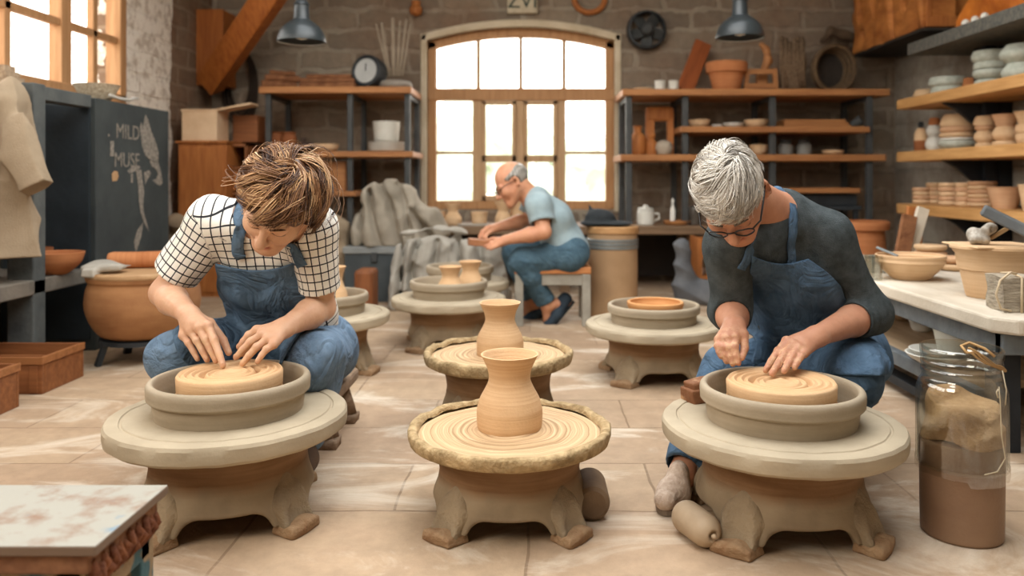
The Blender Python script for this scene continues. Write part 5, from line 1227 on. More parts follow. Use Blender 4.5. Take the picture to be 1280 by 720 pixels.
vessel('flower_pot', 'large terracotta flower pot on the top shelf behind the grey hair', 'pot', 908, d, ZA, [(15, 0), (17, 3), (21, 20), (22, 23), (25, 23.5), (26, 34), (25, 36)], terra, smooth=0, t=.01)
t = thing('wooden_rack', 'small wooden frame rack on the top shelf right of the flower pot', 'rack', (X(951, d), d, ZA)); s_ = d / F
for x in (-19, 19): bm = B(); beam(bm, (x * s_, 0, 0), (x * .9 * s_, 0, 29 * s_), .022, .03); obj('side_rail', bm, shelfwood, t)
for z in (4, 22): bm = B(); box(bm, (-18 * s_, -.01, z * s_), (18 * s_, .01, z * s_ + .035)); obj('crossbar', bm, shelfwood, t)
f = Field((X(935, d), 5.62, ZA), (X(975, d), 5.75, ZA + .36), .005); q = lambda x, y: P(x, y, 5.68); f.cap(q(953, 92), q(960, 76), .024, .028, .02); f.cap(q(960, 76), q(958, 62), .028, .022, .02); f.cap(q(958, 62), q(952, 56), .022, .018, .02); f.box(q(952, 100), (.04, .02, .05), None, .01, .02)
c = Vector((X(953, 5.68), 5.68, ZA)); tag(f.build('wood_carving', shelfwood, None, c), 'curved wooden hook carving standing behind the small frame rack', 'carving', None, c)
bm = B()
for k in range(9):
    x = -.075 + .019 * k; tube(bm, [(x, .02 * math.sin(k), .0 + .02), (x - .008, .03, .17), (x + .004 + .01 * math.sin(k * 2), .05, .37 + .02 * math.cos(k)), (x + .022, .085, .22), (x + .012, .10, .03)], .015, 8)
tag(obj('rope_bundle', bm, M('brown_rope', '#5d4a38', '#7d6750', scale=60, bump=.8, rough=.95), None, True), 'hank of thick brown rope on the top shelf beside the dark hoop basket', 'rope', None, (X(993, 5.6), 5.6, ZA))
t = thing('basket', 'dark round hoop basket standing on edge at the end of the top shelf', 'basket', (X(1040, 5.65), 5.65, ZA)); mt = Matrix.Translation((0, 0, .165)) @ Matrix.Rotation(.15, 4, 'Z') @ Matrix.Rotation(PI / 2, 4, 'X'); rp = M('dark_wicker', '#4c3d2e', '#6d573e', scale=70, bump=.8, rough=.95)
bm = B()
for k in range(3): tube(bm, [mt @ Vector(((.15 - .012 * k) * math.cos(a), (.16 - .012 * k) * math.sin(a), .04 - .04 * k)) for a in np.linspace(0, 2 * PI, 36, endpoint=False)], .017, 8, closed=True)
obj('rim', bm, rp, t, True); bm = B(); lathe(bm, [(.001, -.06), (.12, -.06), (.13, -.05), (.001, -.05)], 32, mtx=mt); obj('base', bm, M('dark_wicker_base', '#2d2824', '#3c342d'), t)
for i, (x, r, h) in enumerate(((874, 14, 10), (897, 8, 4), (917, 13, 6), (945, 15, 10))): vessel('bowl', ['round cream bowl at the post end of the second shelf', 'tiny pale saucer between bowls on the second shelf', 'shallow white bowl on the second shelf', 'round cream bowl next to the steel post on the second shelf'][i], 'bowl', x, d, ZB, [(r * .5, 0), (r * .8, h * .35), (r, h)], palewhite if i in (1, 2) else cream2)
for i in range(3): bx('plank', 'sawn plank in the stack on the second shelf, %s' % ['bottom', 'middle', 'top'][i], 'plank', (X(976 + i, d), 5.5 + .015 * i, ZB + .001 + i * .019), (X(1058 - i * 2, d), 5.72, ZB + .0185 + i * .019), shelfwood, 'planks on the second shelf', .002)
vessel('cup', 'tipped grey metal cup beside the sawn planks', 'cup', 1069, d, ZB + .035, [(4, -5), (5, 0), (6, 6), (6.5, 8)], steel, rot=(.5, 1.0, 0))
t = thing('wooden_arch', 'wooden arch-shaped frame on the third shelf beside the window', 'frame', (X(826, 5.65), 5.65, ZC_)); part('upright', [((X(807, 5.65), 5.64, ZC_ + .001), (X(818, 5.65), 5.67, ZC_ + .31))], orangewood, t); part('upright', [((X(834, 5.65), 5.64, ZC_ + .001), (X(842, 5.65), 5.67, ZC_ + .31))], orangewood, t); part('crosspiece', [((X(807, 5.65), 5.635, ZC_ + .24), (X(842, 5.65), 5.675, ZC_ + .345))], orangewood, t, .02)
vessel('bottle', 'squat brown wooden bottle at the window end of the third shelf', 'bottle', 797, 5.56, ZC_, [(8, 0), (10, 4), (10.5, 18), (8, 25), (5, 28), (5, 34), (6, 36), (1, 37)], orangewood, solid=True)
vessel('bottle', 'smaller brown bottle in front of the wooden arch frame', 'bottle', 814, 5.56, ZC_, [(6, 0), (7, 3), (7, 15), (4, 19), (5, 23), (5, 26), (1, 27)], orangewood, solid=True)
vessel('jar', 'round pale ball-shaped jar in front of the wooden arch frame', 'jar', 830, 5.54, ZC_, [(6, 0), (9, 2), (11, 9), (9, 15), (4, 18), (1, 18.5)], M('grey_beige_glaze', '#9a8d7c', '#aea08e'), solid=True)
vessel('bowl', 'small beige bowl on the third shelf just past the grey hair', 'bowl', 948, d, ZC_, [(6, 0), (10, 5), (12, 13)], cream2)
for i, x in enumerate((982, 1005)):
    t = thing('jar', ['grey lidded jar on the third shelf, nearer the grey hair', 'grey lidded jar on the third shelf, nearer the flat dish'][i], 'jar', (X(x, d), d, ZC_), 0, 'grey jars on the third shelf'); s_ = d / F
    bm = B(); lathe(bm, smooth_prof([(a * s_, b * s_) for a, b in ((7, 0), (9, 2), (9, 12), (6, 15))], 4), 32); obj('jar_body', bm, M('grey_jar', '#6e6d68', '#85847e', rough=.4), t, True); bm = B(); lathe(bm, [(a * s_, b * s_) for a, b in ((6.5, 15.2), (7, 15.6), (7, 18.6), (6, 19.4))], 32); obj('lid', bm, steel, t, True, auto=.5)
vessel('dish', 'flat wooden dish at the far end of the third shelf', 'dish', 1041, d, ZC_, [(8, 0), (12, 2.5), (13.5, 6)], cream2)
bx('toolbox', 'dark metal case under the lowest short shelf above the terracotta barrel', 'case', (X(1000, 5.5), 5.45, PZ(257, 5.45)), (X(1068, 5.5), 5.85, PZ(243, 5.45)), charcoal)
for i, x in enumerate((990, 1080)): pass
t = thing('table', 'dark low stand carrying the case behind the potter with glasses', 'stand', (X(1030, 5.6), 5.65, 0)); zz = PZ(257, 5.45) - .001; part('top', [((X(985, 5.5), 5.43, zz - .03), (X(1072, 5.5), 5.9, zz))], charcoal, t)
for x, y in ((990, 5.45), (1067, 5.45), (990, 5.84), (1067, 5.84)): part('leg', [((X(x, 5.5) - .015, y, 0), (X(x, 5.5) + .015, y + .03, zz - .03))], charcoal, t)
vessel('barrel_pot', 'big rimmed terracotta barrel behind the shoulder of the grey-haired potter', 'pot', 1076, 5.05, 0, [(22, 0), (27, 12), (30, 60), (28, 84), (28, 88), (33, 89), (34, 97), (33, 99)], terra, smooth=0, t=.012, X=PX(1076, 5.05))
# --- bench under the window
zb = PZ(282, 5.4); t = thing('workbench', 'thick brown plank bench under the arched window', 'bench', (.18, 5.63, 0)); bw = wood('bench_wood', '#66503b', '#856a50', axis=0)
part('top', [((X(505), 5.36, zb - .06), (X(893), 5.96, zb))], bw, t, .008)
for x in (512, 700, 862): part('leg', [((X(x), 5.42, 0), (X(x) + .07, 5.49, zb - .06))], bw, t); part('leg', [((X(x), 5.83, 0), (X(x) + .07, 5.9, zb - .06))], bw, t)
part('shade_panel', [((X(520), 5.90, .05), (X(880), 5.92, zb - .06))], M('under_bench_shade', '#2a2420', '#352d27'), t)  # near-black sheet stands in for the shade under the bench
d = 5.5
vessel('pot', 'small cream pot at the curtain-cloth end of the window bench', 'pot', 546, d, zb, [(8, 0), (9, 3), (11, 15), (12, 17)], cream2); vessel('vase', 'waisted cream vase on the window bench next to the small end pot', 'vase', 566, d, zb, [(10, 0), (11, 3), (11, 9), (7, 15), (6.5, 18), (9, 24), (10, 26)], cream2)
vessel('pot', 'small cream pot on the window bench before the two hands', 'pot', 599, d, zb, [(7, 0), (9, 3), (10, 12), (11, 16)], cream2); vessel('vase', 'waisted cream vase on the window bench beside the hands of the seated worker', 'vase', 629, d, zb, [(9, 0), (10, 3), (10, 9), (7, 16), (7, 19), (10, 27), (11, 29)], cream2); vessel('pot', 'cream pot on the window bench half hidden by the seated worker', 'pot', 648, d + .1, zb, [(8, 0), (10, 5), (11, 24), (12, 27)], cream2)
bx('tray', 'thin pale board under the pots on the window bench', 'tray', (X(574, 5.5), 5.38, zb + .0005), (X(612, 5.5), 5.44, zb + .012), palecloth)
t = thing('jar', 'white lidded jar on the bench beside the fibre drum', 'jar', (X(807, 5.5), 5.5, zb)); s_ = 5.5 / F; bm = B(); lathe(bm, smooth_prof([(a * s_, b * s_) for a, b in ((9, 0), (10.5, 1), (10.5, 16), (9, 18))], 3), 32); obj('jar_body', bm, palewhite, t, True); bm = B(); lathe(bm, [(a * s_, b * s_) for a, b in ((9.5, 18.2), (10, 19), (9, 21), (3, 22), (3.5, 24), (1, 25))], 32); obj('lid', bm, palewhite, t, True)
bm = B(); tube(bm, [(10 * s_, 0, 14 * s_), (16 * s_, 0, 14 * s_), (17 * s_, 0, 8 * s_), (10 * s_, 0, 4 * s_)], .008, 8); obj('handle', bm, palewhite, t, True)
vessel('dish', 'round wooden dish under the white candle on the bench', 'dish', 846, d, zb, [(14, 0), (16, 2), (17, 5)], shelfwood, t=.012)
vessel('candle', 'slim white candle standing in the wooden dish', 'candle', 841, d, zb + .013, [(3.2, 0), (3.2, 17), (2.2, 19), (1, 24), (2, 28), (.5, 31)], M('candle_wax', '#d9d6cd', '#e6e3da', bump=0), solid=True, smooth=0)
vessel('jar', 'small dark glass jar at the end of the bench behind the grey hair', 'jar', 868, d, zb, [(7, 0), (8, 3), (8, 20), (5, 24)], M('smoky_glass', '#4d463f', '#5c544c', rough=.2))
t = thing('cubby', 'orange open-fronted cubby with two shelves under the end of the bench', 'cubby', (X(886, 5.2), 5.2, 0)); x0, x1 = X(868, 5.15), X(912, 5.15); zt, z0 = PZ(297, 5.1), PZ(362, 5.1)
part('side', [((x0, 5.05, z0), (x0 + .03, 5.3, zt))], orangewood, t); part('side', [((x1 - .03, 5.05, z0), (x1, 5.3, zt))], orangewood, t)
for z in (zt - .03, PZ(322, 5.1), PZ(348, 5.1), z0): part('shelf', [((x0 + .03, 5.05, z), (x1 - .03, 5.3, z + .02))], orangewood, t)
part('leg', [((x0, 5.06, 0), (x0 + .03, 5.09, z0)), ((x0, 5.26, 0), (x0 + .03, 5.29, z0)), ((x1 - .03, 5.06, 0), (x1, 5.09, z0)), ((x1 - .03, 5.26, 0), (x1, 5.29, z0))], orangewood, t)
for i in range(4): vessel('cup', 'tiny pale cup inside the orange cubby, %s' % ['first from the cloth side', 'second from the cloth side', 'third from the cloth side', 'fourth, half hidden by the sleeve'][i], 'cup', 878 + 7 * i, 5.17, PZ(348, 5.1) + .021, [(2.5, 0), (3, 3), (3.2, 7)], palewhite, group='cups in the cubby')
# --- drum and black hat
t = thing('fibre_drum', 'tall tan fibre drum with metal bands behind the seated worker', 'drum', (PX(766, 4.5), 4.52, 0)); r = .141
bm = B(); lathe(bm, [(r - .004, 0), (r, .004), (r, .46), (r - .004, .464)], 56); obj('drum_body', bm, M('tan_fibre', '#9c7c5a', '#b08e6a', scale=4, rough=.7, bump=.08), t, True, auto=.5)
for z in (.385, .405, .425): bm = B(); lathe(bm, [(r, z - .009), (r + .004, z - .006), (r + .004, z + .006), (r, z + .009)], 56, cap0=False, cap1=False); obj('metal_band', bm, M('dull_zinc', '#7f8483', '#989c9a', rough=.45, metal=.6, bump=.05), t, True, auto=.6)
bm = B(); lathe(bm, [(r + .003, .462), (r + .006, .466), (r + .006, .496), (r, .502), (.001, .502)], 56, cap0=False); lid = obj('lid', bm, wood('drum_lid', '#a5794e', '#bf9464', axis=0), t, True, auto=.5)
f = Field((.20, 4.36, .5), (.66, 4.70, .72), .0045); c = Vector((PX(751, 4.5), 4.52, .503)); f.ell(c + Vector((.0, 0, .05)), (.085, .085, .05), None, .03); f.ell(c + Vector((.04, 0, .014)), (.15, .12, .012), None, .03); f.cap(c + Vector((-.05, 0, .08)), c + Vector((-.072, 0, .135)), .016, .006, .02); f.warp(waves(91, 5, (20, 60), .010), .03)
tag(f.build('felt_hat', M('black_felt', '#26292b', '#34383a', rough=.9, bump=.3), None, c), 'crumpled black felt hat lying on the lid of the fibre drum', 'hat', None, c)
# --- trunk, cloth heaps
t = thing('trunk', 'low slate-grey trunk under the big draped grey canvas', 'trunk', (-.98, 5.15, 0)); x0, x1 = PX(428, 4.97), PX(498, 4.97); part('trunk_body', [((x0 + .01, 4.98, 0), (x1 - .01, 5.33, .30))], M('dark_slate_box', '#3a3f41', '#474c4d', scale=8), t); part('lid', [((x0, 4.97, .30), (x1, 5.34, .345))], M('grey_lid', '#7b7d7b', '#8c8e8b', scale=8), t, .008); part('hasp', [((-1.0, 4.963, .25), (-.96, 4.975, .31))], steel, t)
f = Field((-1.30, 4.93, .33), (-.52, 5.36, .95), .006); fw = creases(101, 4, (18, 36), .022, (1.5, 1, .5))
f.ell((-.94, 5.14, .46), (.20, .17, .20), None, .06); f.ell((-.91, 5.14, .62), (.17, .14, .14), None, .06); f.ell((-.74, 5.18, .49), (.15, .12, .13), None, .08); f.ell((-.62, 5.2, .42), (.09, .1, .06), None, .06)
f.box((-.91, 5.14, .40), (.21, .15, .07), None, .04, .05)
f.ell(P(512, 270, 5.10), (.11, .12, .10), None, .06); f.warp(grooves([[(460, 240), (463, 264), (476, 306)], [(472, 230), (485, 250), (500, 304)], [(494, 232), (506, 256), (514, 304)], [(447, 262), (452, 306)], [(512, 262), (538, 300)]], 5.0, .036, .018, 5.14), .08)
f.warp(fw, .05)
sl, Xa, Ya, Za = f.win(f.lo, f.lo + f.n * f.res); f.put(sl, np.broadcast_to((.3465 - Za).astype(np.float32), f.f.shape), 0, 'i')
tag(f.build('canvas_heap', greycloth, None, (-.9, 5.14, .3465), 2), 'tall heap of draped grey canvas piled on the slate trunk', 'cloth', None, (-.9, 5.14, .3465))
f = Field((-1.48, 4.9, -.01), (-1.10, 5.35, .62), .007); f.cap((-1.27, 5.12, .1), (-1.27, 5.12, .36), .12, .12, .05); f.ell((-1.27, 5.1, .46), (.11, .11, .08), None, .05); f.warp(creases(111, 4, (22, 46), .036, (.6, .6, 2)), .05)
sl, Xa, Ya, Za = f.win(f.lo, f.lo + f.n * f.res); f.put(sl, np.broadcast_to((-Za).astype(np.float32), f.f.shape), 0, 'i'); f.put(sl, np.broadcast_to((Xa + 1.165).astype(np.float32), f.f.shape), 0, 'i')
tag(f.build('sack', linen, None, (-1.27, 5.12, 0)), 'beige folded sack standing beside the slate trunk behind the brown hair', 'sack', None, (-1.27, 5.12, 0))
f = Field((-.86, 4.62, -.01), (-.06, 5.2, .52), .006); f.box((-.50, 4.82, .19), (.29, .13, .20), None, .08, .05); f.cap((-.72, 4.74, .38), (-.80, 4.70, .02), .06, .045, .06); f.cap((-.55, 4.76, .40), (-.60, 4.70, .02), .07, .05, .06); f.cap((-.4, 4.76, .36), (-.36, 4.72, .05), .07, .06, .06); f.cap((-.25, 4.76, .32), (-.17, 4.74, .05), .06, .05, .06); f.cap((-.75, 4.75, .39), (-.45, 4.78, .43), .03, .03, .04); f.warp(grooves([[(506, 300), (500, 372)], [(522, 296), (514, 340), (518, 372)], [(548, 300), (542, 350)], [(572, 300), (580, 350)], [(600, 306), (604, 350)], [(500, 300), (540, 292), (590, 300)]], 4.72, .045, .018, 4.82), .08); f.warp(creases(121, 4, (16, 36), .022, (1.3, 1, .6)), .06)
sl, Xa, Ya, Za = f.win(f.lo, f.lo + f.n * f.res); f.put(sl, np.broadcast_to((-Za).astype(np.float32), f.f.shape), 0, 'i')
tag(f.build('dust_sheet', palecloth, None, (-.5, 4.9, 0), 2), 'pale grey dust sheet draped over a hidden chest behind the wheels', 'cloth', None, (-.5, 4.9, 0))
bx('wood_block', 'reddish-brown wood block on the floor beside the slate trunk', 'block', (PX(442, 4.45), 4.45, 0), (PX(466, 4.45), 4.62, PZ(338, 4.45)), wood('red_block', '#6a3c20', '#8c5632', axis=2), None, .02)
f = Field((.76, 4.75, -.01), (1.24, 5.03, .50), .006); f.cap((.95, 4.93, .05), (.93, 4.92, .36), .09, .05, .05); f.ell((1.08, 4.90, .06), (.14, .10, .09), None, .06); f.warp(creases(131, 4, (18, 40), .034), .05)
sl, Xa, Ya, Za = f.win(f.lo, f.lo + f.n * f.res); f.put(sl, np.broadcast_to((-Za).astype(np.float32), f.f.shape), 0, 'i')
tag(f.build('rag_heap', M('dark_grey_rag', '#56575a', '#6e6f71', scale=5, rough=.95, bump=.4), None, (1.0, 4.9, 0)), 'heap of dark grey rags on the floor under the bench by the cubby', 'rags', None, (1.0, 4.9, 0))
# --- pendant lamps
for i, (x, y, dd) in enumerate(((377, 53, 4.0), (925, 48, 4.2))):
    t = thing('pendant_lamp', ['slate-blue enamel pendant lamp near the timber brace', 'slate-blue enamel pendant lamp above the grey-haired potter'][i], 'lamp', P(x, y, dd), 0, 'pendant lamps'); s_ = dd / F; en = M('slate_enamel', '#272c2e', '#2f3537', rough=.35, bump=0, spec=.45)
    pr = smooth_prof([(a * s_, b * s_) for a, b in ((30, 0), (29, 7), (25, 16), (18, 23), (11, 28))], 5); bm = B(); lathe(bm, [(r_ - .004, z_) for r_, z_ in pr[::-1]][:1] + pr[::-1][0:0] + pr, 48, cap0=False, cap1=False); obj('lamp_shade', bm, en, t, True)
    bm = B(); lathe(bm, [(max(r_ - .004, .001), z_ + .001) for r_, z_ in pr], 48, cap0=False, cap1=False); obj('shade_lining', bm, M('white_enamel', '#d5d3cc', rough=.4, bump=0), t, True)
    bm = B(); lathe(bm, [(a * s_, b * s_) for a, b in ((11.5, 27), (10, 30), (9, 46), (10, 47), (7, 52), (3, 54))], 32); obj('lamp_neck', bm, en, t, True, auto=.6)
    bm = B(); lathe(bm, [(.001, .012), (.03, .02), (.036, .045), (.02, .085), (.001, .09)], 20); obj('bulb', bm, M('frosted_bulb', '#e0ddd2', rough=.3, bump=0), t, True)
    bm = B(); tube(bm, [(0, 0, 53 * s_), (0, 0, ZC - P(x, y, dd).z)], .006, 8); obj('cord', bm, charcoal, t, True)
# --- trees outside the arched window
for i, (x, z, d, s_) in enumerate(((-1.3, .5, 13, 1.0), (.9, .3, 15, 1.2))):
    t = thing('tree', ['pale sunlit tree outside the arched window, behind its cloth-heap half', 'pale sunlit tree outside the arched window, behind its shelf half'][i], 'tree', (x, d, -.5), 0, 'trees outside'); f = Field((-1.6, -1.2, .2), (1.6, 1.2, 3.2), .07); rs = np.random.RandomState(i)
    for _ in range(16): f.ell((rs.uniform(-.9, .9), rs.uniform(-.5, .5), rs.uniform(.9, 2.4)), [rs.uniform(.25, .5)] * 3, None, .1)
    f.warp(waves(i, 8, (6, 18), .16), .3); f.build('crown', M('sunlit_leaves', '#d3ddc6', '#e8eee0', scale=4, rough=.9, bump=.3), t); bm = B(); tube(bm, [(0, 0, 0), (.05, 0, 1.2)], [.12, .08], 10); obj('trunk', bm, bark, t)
bm = B(); box(bm, (-14, YB + .5, -.62), (14, 40, -.5)); struct(obj('ground', bm, M('pale_gravel', '#a8a394', '#bdb8aa', scale=2)))
# ------------------------------------------------------------------ right side
X0, X1 = 2.30, 2.715
def dx(x, X=2.5): return X / (x - CX) * F
zs = {'top': 1.264, 'mid': .936, 'low': .612, 'dark': 1.592}
t = thing('wall_shelves', 'wall-long shelving of thick wooden boards on dark iron uprights', 'shelves', (2.5, 4.0, 0)); iron = M('dark_iron', '#1b1e22', '#272b2f', rough=.6, bump=.15)
for k in ('top', 'mid', 'low'): part('board', [((X0, 2.3, zs[k] - .062), (X1, 5.05, zs[k]))], shelfwood_y, t, .006)
dk = part('steel_shelf', [((X0, 2.3, zs['dark'] - .07), (X1, 4.90, zs['dark']))], M('worn_grey_steel', '#4a4c49', '#6b675e', scale=40, rough=.7, bump=.4), t)
for y in (4.52, 3.0):
    part('upright', [((2.56, y, 0), (2.63, y + .12, 1.52)), ((2.64, y, 0), (X1, y + .12, 1.52))], iron, t)
    for k in ('top', 'mid', 'low'):
        bm = B(); z = zs[k] - .063; l = t.location; bm.faces.new([bm.verts.new(Vector(p) - l) for p in ((2.34, y + .06, z), (2.57, y + .06, z), (2.57, y + .06, z - .15), (2.50, y + .06, z - .11), (2.42, y + .06, z - .04))])
        o = obj('bracket', bm, iron, t); md = o.modifiers.new('s', 'SOLIDIFY'); md.thickness = .03
# carved cupboard high in the corner
t = thing('wall_cupboard', 'carved orange wooden cupboard fixed high in the corner', 'cupboard', (2.5, 5.3, 1.67)); cw = M('carved_orange_wood', '#8f5426', '#bd7a3e', scale=5, rough=.7, bump=.9, bscale=12, stretch=(1, 1, 2.5))
part('carcass', [((2.36, 4.80, 1.675), (2.55, 5.84, 2.2)), ((2.55, 4.86, 1.675), (X1, 5.84, 2.2))], cw, t, .01)
f = Field((2.30, 4.78, 1.66), (2.40, 5.86, 2.22), .008); f.box((2.355, 5.32, 1.94), (.018, .52, .27), None, .01)
for y, z, r, l in ((5.62, 1.78, .035, .02), (5.45, 1.95, .06, .05), (5.2, 1.86, .03, .16), (5.02, 1.9, .05, .05), (5.28, 2.08, .06, .06), (5.68, 2.0, .07, .07), (4.92, 2.08, .05, .1)): f.cap((2.335, y, z - l), (2.335, y + .04, z + l), r * .9, r * .8, .012, 's')
f.warp(waves(141, 8, (14, 50), .012), .03); f.build('carved_panel', cw, t, t.location); part('end_frame', [((2.36, 4.785, 1.68), (2.56, 4.80, 1.74)), ((2.36, 4.785, 1.74), (2.39, 4.80, 2.2))], orangewood, t)
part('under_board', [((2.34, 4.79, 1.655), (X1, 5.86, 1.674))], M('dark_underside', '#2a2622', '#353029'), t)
f = Field((2.08, 5.72, 1.64), (2.42, 5.99, 1.98), .008); f.cap((2.36, 5.9, 1.80), (2.20, 5.88, 1.85), .035, .03, .03); f.cap((2.20, 5.88, 1.85), (2.14, 5.88, 1.78), .03, .02, .03); f.cap((2.36, 5.92, 1.74), (2.24, 5.9, 1.74), .03, .03, .03); f.warp(waves(142, 6, (20, 60), .012), .03)
tag(f.build('rope_knot', M('brown_rope2', '#4a3a2c', '#5f4d3b', bump=.7), None, (2.25, 5.88, 1.74)), 'knotted brown rope hanging beside the carved corner cupboard', 'rope', None, (2.25, 5.88, 1.74))
# things on the steel shelf
for i, (x, y) in enumerate(((1207, 18), (1219, 13), (1231, 7))): 
    d = dx(x, 2.36); vessel('pebble', 'white pebble on the edge of the steel shelf, %s' % ['nearest the carved cupboard', 'middle one of the three', 'nearest the orange hide'][i], 'pebble', x, d, zs['dark'] + .001, [(1, 0), (4, 1), (5, 4), (4, 8), (1, 10)], palewhite, X=2.36, solid=True, group='pebbles on the steel shelf')
f = Field((2.38, 3.7, 1.59), (2.71, 4.75, 2.1), .008); f.box((2.56, 4.2, 1.74), (.10, .42, .15), None, .05); f.warp(waves(143, 7, (8, 24), .05), .08); sl, Xa, Ya, Za = f.win(f.lo, f.lo + f.n * f.res); f.put(sl, np.broadcast_to((zs['dark'] + .001 - Za).astype(np.float32), f.f.shape), 0, 'i')
tag(f.build('leather_hide', M('orange_leather', '#a9591c', '#d07a2c', scale=6, rough=.7, bump=.5), None, (2.56, 4.2, zs['dark'])), 'crumpled bright orange hide on the steel shelf', 'hide', None, (2.56, 4.2, zs['dark']))
# stacks on the wooden wall shelves
def pile(name, cat, labels, x, z, specs, group=None, X=2.5):
    "specs: (radius px, height px, profile kind, material) from below"
    d = dx(x, X); s = d / F; zz = z + .001
    for lb, (r, h, kind, mt) in zip(labels, specs):
        pr = {'bowl': [(r * .6, 0), (r * .85, h * .25), (r, h * .65), (r * .97, h)], 'plate': [(r * .86, 0), (r, h * .3), (r, h * .7), (r * .93, h)], 'up': [(r, 0), (r * 1.0, h * .3), (r * .85, h * .8), (r * .7, h)], 'flare': [(r * .62, 0), (r * .70, h * .2), (r * .92, h * .85), (r, h)], 'ball': [(r * .7, 0), (r * .98, h * .3), (r, h * .6), (r * .75, h * .95), (r * .72, h)]}[kind]
        vessel(name, lb, cat, x, d, zz, pr, mt, X=X, group=group, solid=kind in ('plate', 'up', 'ball'), seg=36); zz += h * s + .0005
c2, c3 = cream2, ringed('pink_biscuit', '#b98e6b', '#cba582', bands=60)
sg = stoneware
pile('dish', 'dish', ['beige cone-shaped dish at the far end of the top wall shelf'], 1155, zs['top'], [(13, 14, 'up', c2)])
pile('bowl', 'bowl', ['lower of two upturned pale bowls on the top wall shelf', 'upper of two upturned pale bowls on the top wall shelf'], 1185, zs['top'], [(20, 11, 'plate', sg), (22, 12, 'plate', sg)], 'upturned bowls')
pile('pot', 'pot', ['small terracotta pot between the pale stacks on the top wall shelf'], 1213, zs['top'], [(9, 20, 'plate', terra)], X=2.58)
pile('bowl', 'bowl', ['stoneware bowl in the four-high stack on the top wall shelf, ' + k for k in ('lowest', 'second from below', 'third from below', 'uppermost')], 1239, zs['top'], [(19, 9, 'plate', sg), (21, 12, 'bowl', sg), (20, 10, 'plate', sg), (22, 14, 'plate', sg)], 'stoneware bowls')
pile('bowl', 'bowl', ['thick stoneware bowl at the near end of the top wall shelf, ' + k for k in ('lower', 'upper')], 1277, zs['top'], [(22, 23, 'ball', sg), (24, 23, 'ball', sg)], 'thick stoneware bowls')
t = thing('bottle', 'brown and cream stoppered bottle at the end of the middle wall shelf', 'bottle', (2.45, dx(1151, 2.45), zs['mid'] + .001)); s = dx(1151, 2.45) / F
bm = B(); lathe(bm, [(a * s, b * s) for a, b in ((7.5, 0), (8, 1), (8, 14))], 28); obj('bottle_base', bm, terra_dk, t, True, auto=.6); bm = B(); lathe(bm, [(a * s, b * s) for a, b in ((7.9, 14), (7.5, 23), (5, 28), (3, 30))], 28); obj('bottle_top', bm, c2, t, True, auto=.6); bm = B(); lathe(bm, [(a * s, b * s) for a, b in ((3, 30), (3.4, 33), (3, 37), (1, 38))], 20); obj('stopper', bm, charcoal, t, True)
pile('vase', 'vase', ['white gourd-shaped vase with terracotta neck on the middle wall shelf'], 1168, zs['mid'], [(10.5, 18, 'ball', palewhite)]); pile('vase', 'vase', ['smaller white gourd resting on the gourd-shaped vase'], 1168, zs['mid'] + 18.6 * dx(1168) / F, [(9.5, 14, 'ball', palewhite)]); pile('jar', 'jar', ['little terracotta jar on top of the white gourds'], 1168, zs['mid'] + 33.2 * dx(1168) / F, [(7, 9, 'up', terra)])
pile('bowl', 'bowl', ['wide stack on middle wall shelf: ' + k for k in ('bottom pale bowl', 'thin pale plate above the bottom bowl', 'cream plate at half height', 'brown bowl second from the top', 'big upturned cream bowl on top')], 1197, zs['mid'], [(22, 11, 'bowl', sg), (21, 4, 'plate', palewhite), (21, 6, 'plate', c2), (20, 8, 'plate', c3), (20, 15, 'up', c2)], 'wide stack of dishes')
pile('pot', 'pot', ['small clay pot in the slim stack on the middle wall shelf, ' + k for k in ('flat base piece', 'round middle pot', 'flat disc', 'top pot')], 1231, zs['mid'], [(11, 6, 'plate', c2), (12, 16, 'ball', c2), (11.5, 6, 'plate', c3), (13, 12, 'up', c2)], 'slim stack of pots')
pile('pot', 'pot', ['wavy clay pot in the second slim stack on the middle wall shelf, ' + k for k in ('flat base piece', 'round middle pot', 'flared top pot')], 1257, zs['mid'], [(15, 7, 'plate', c2), (15, 18, 'ball', c2), (16, 15, 'flare', c3)], 'second slim stack of pots')
pile('pot', 'pot', ['clay pot in the nearest stack of the middle wall shelf, ' + k for k in ('lower', 'middle', 'upper')], 1284, zs['mid'], [(13, 14, 'bowl', c2), (13, 12, 'plate', c2), (15, 16, 'flare', c2)], 'nearest stack of pots')
ordn = ('bottom', 'second from below', 'third from below', 'fourth from below', 'fifth from below', 'top')
for nm, x, n, r, h, Xc in (('far-end', 1152, 4, 11, 5.0, 2.42), ('second', 1170, 5, 12, 5.2, 2.50), ('third', 1186, 5, 12.5, 5.6, 2.42), ('narrow fourth', 1204, 5, 9.5, 5.8, 2.44), ('tall fifth', 1228, 6, 17, 5.2, 2.5)):
    pile('clay_disc', 'disc', ['thin clay disc in the %s stack on the low wall shelf, %s' % (nm, ordn[k] if k < n - 1 else 'top') for k in range(n)], x, zs['low'], [(r * (1 - .02 * ((k * 7) % 3)), h, 'plate', c3 if k % 2 else c2) for k in range(n)], 'clay discs on the low wall shelf', Xc)
pile('bowl', 'bowl', ['orange-tan clay bowl at the near end of the low wall shelf'], 1256, zs['low'], [(21, 27, 'flare', c3)], None, 2.45); pile('bowl', 'bowl', ['clay bowl on the low wall shelf cut by the frame edge'], 1290, zs['low'], [(16, 33, 'flare', c2)], None, 2.42)
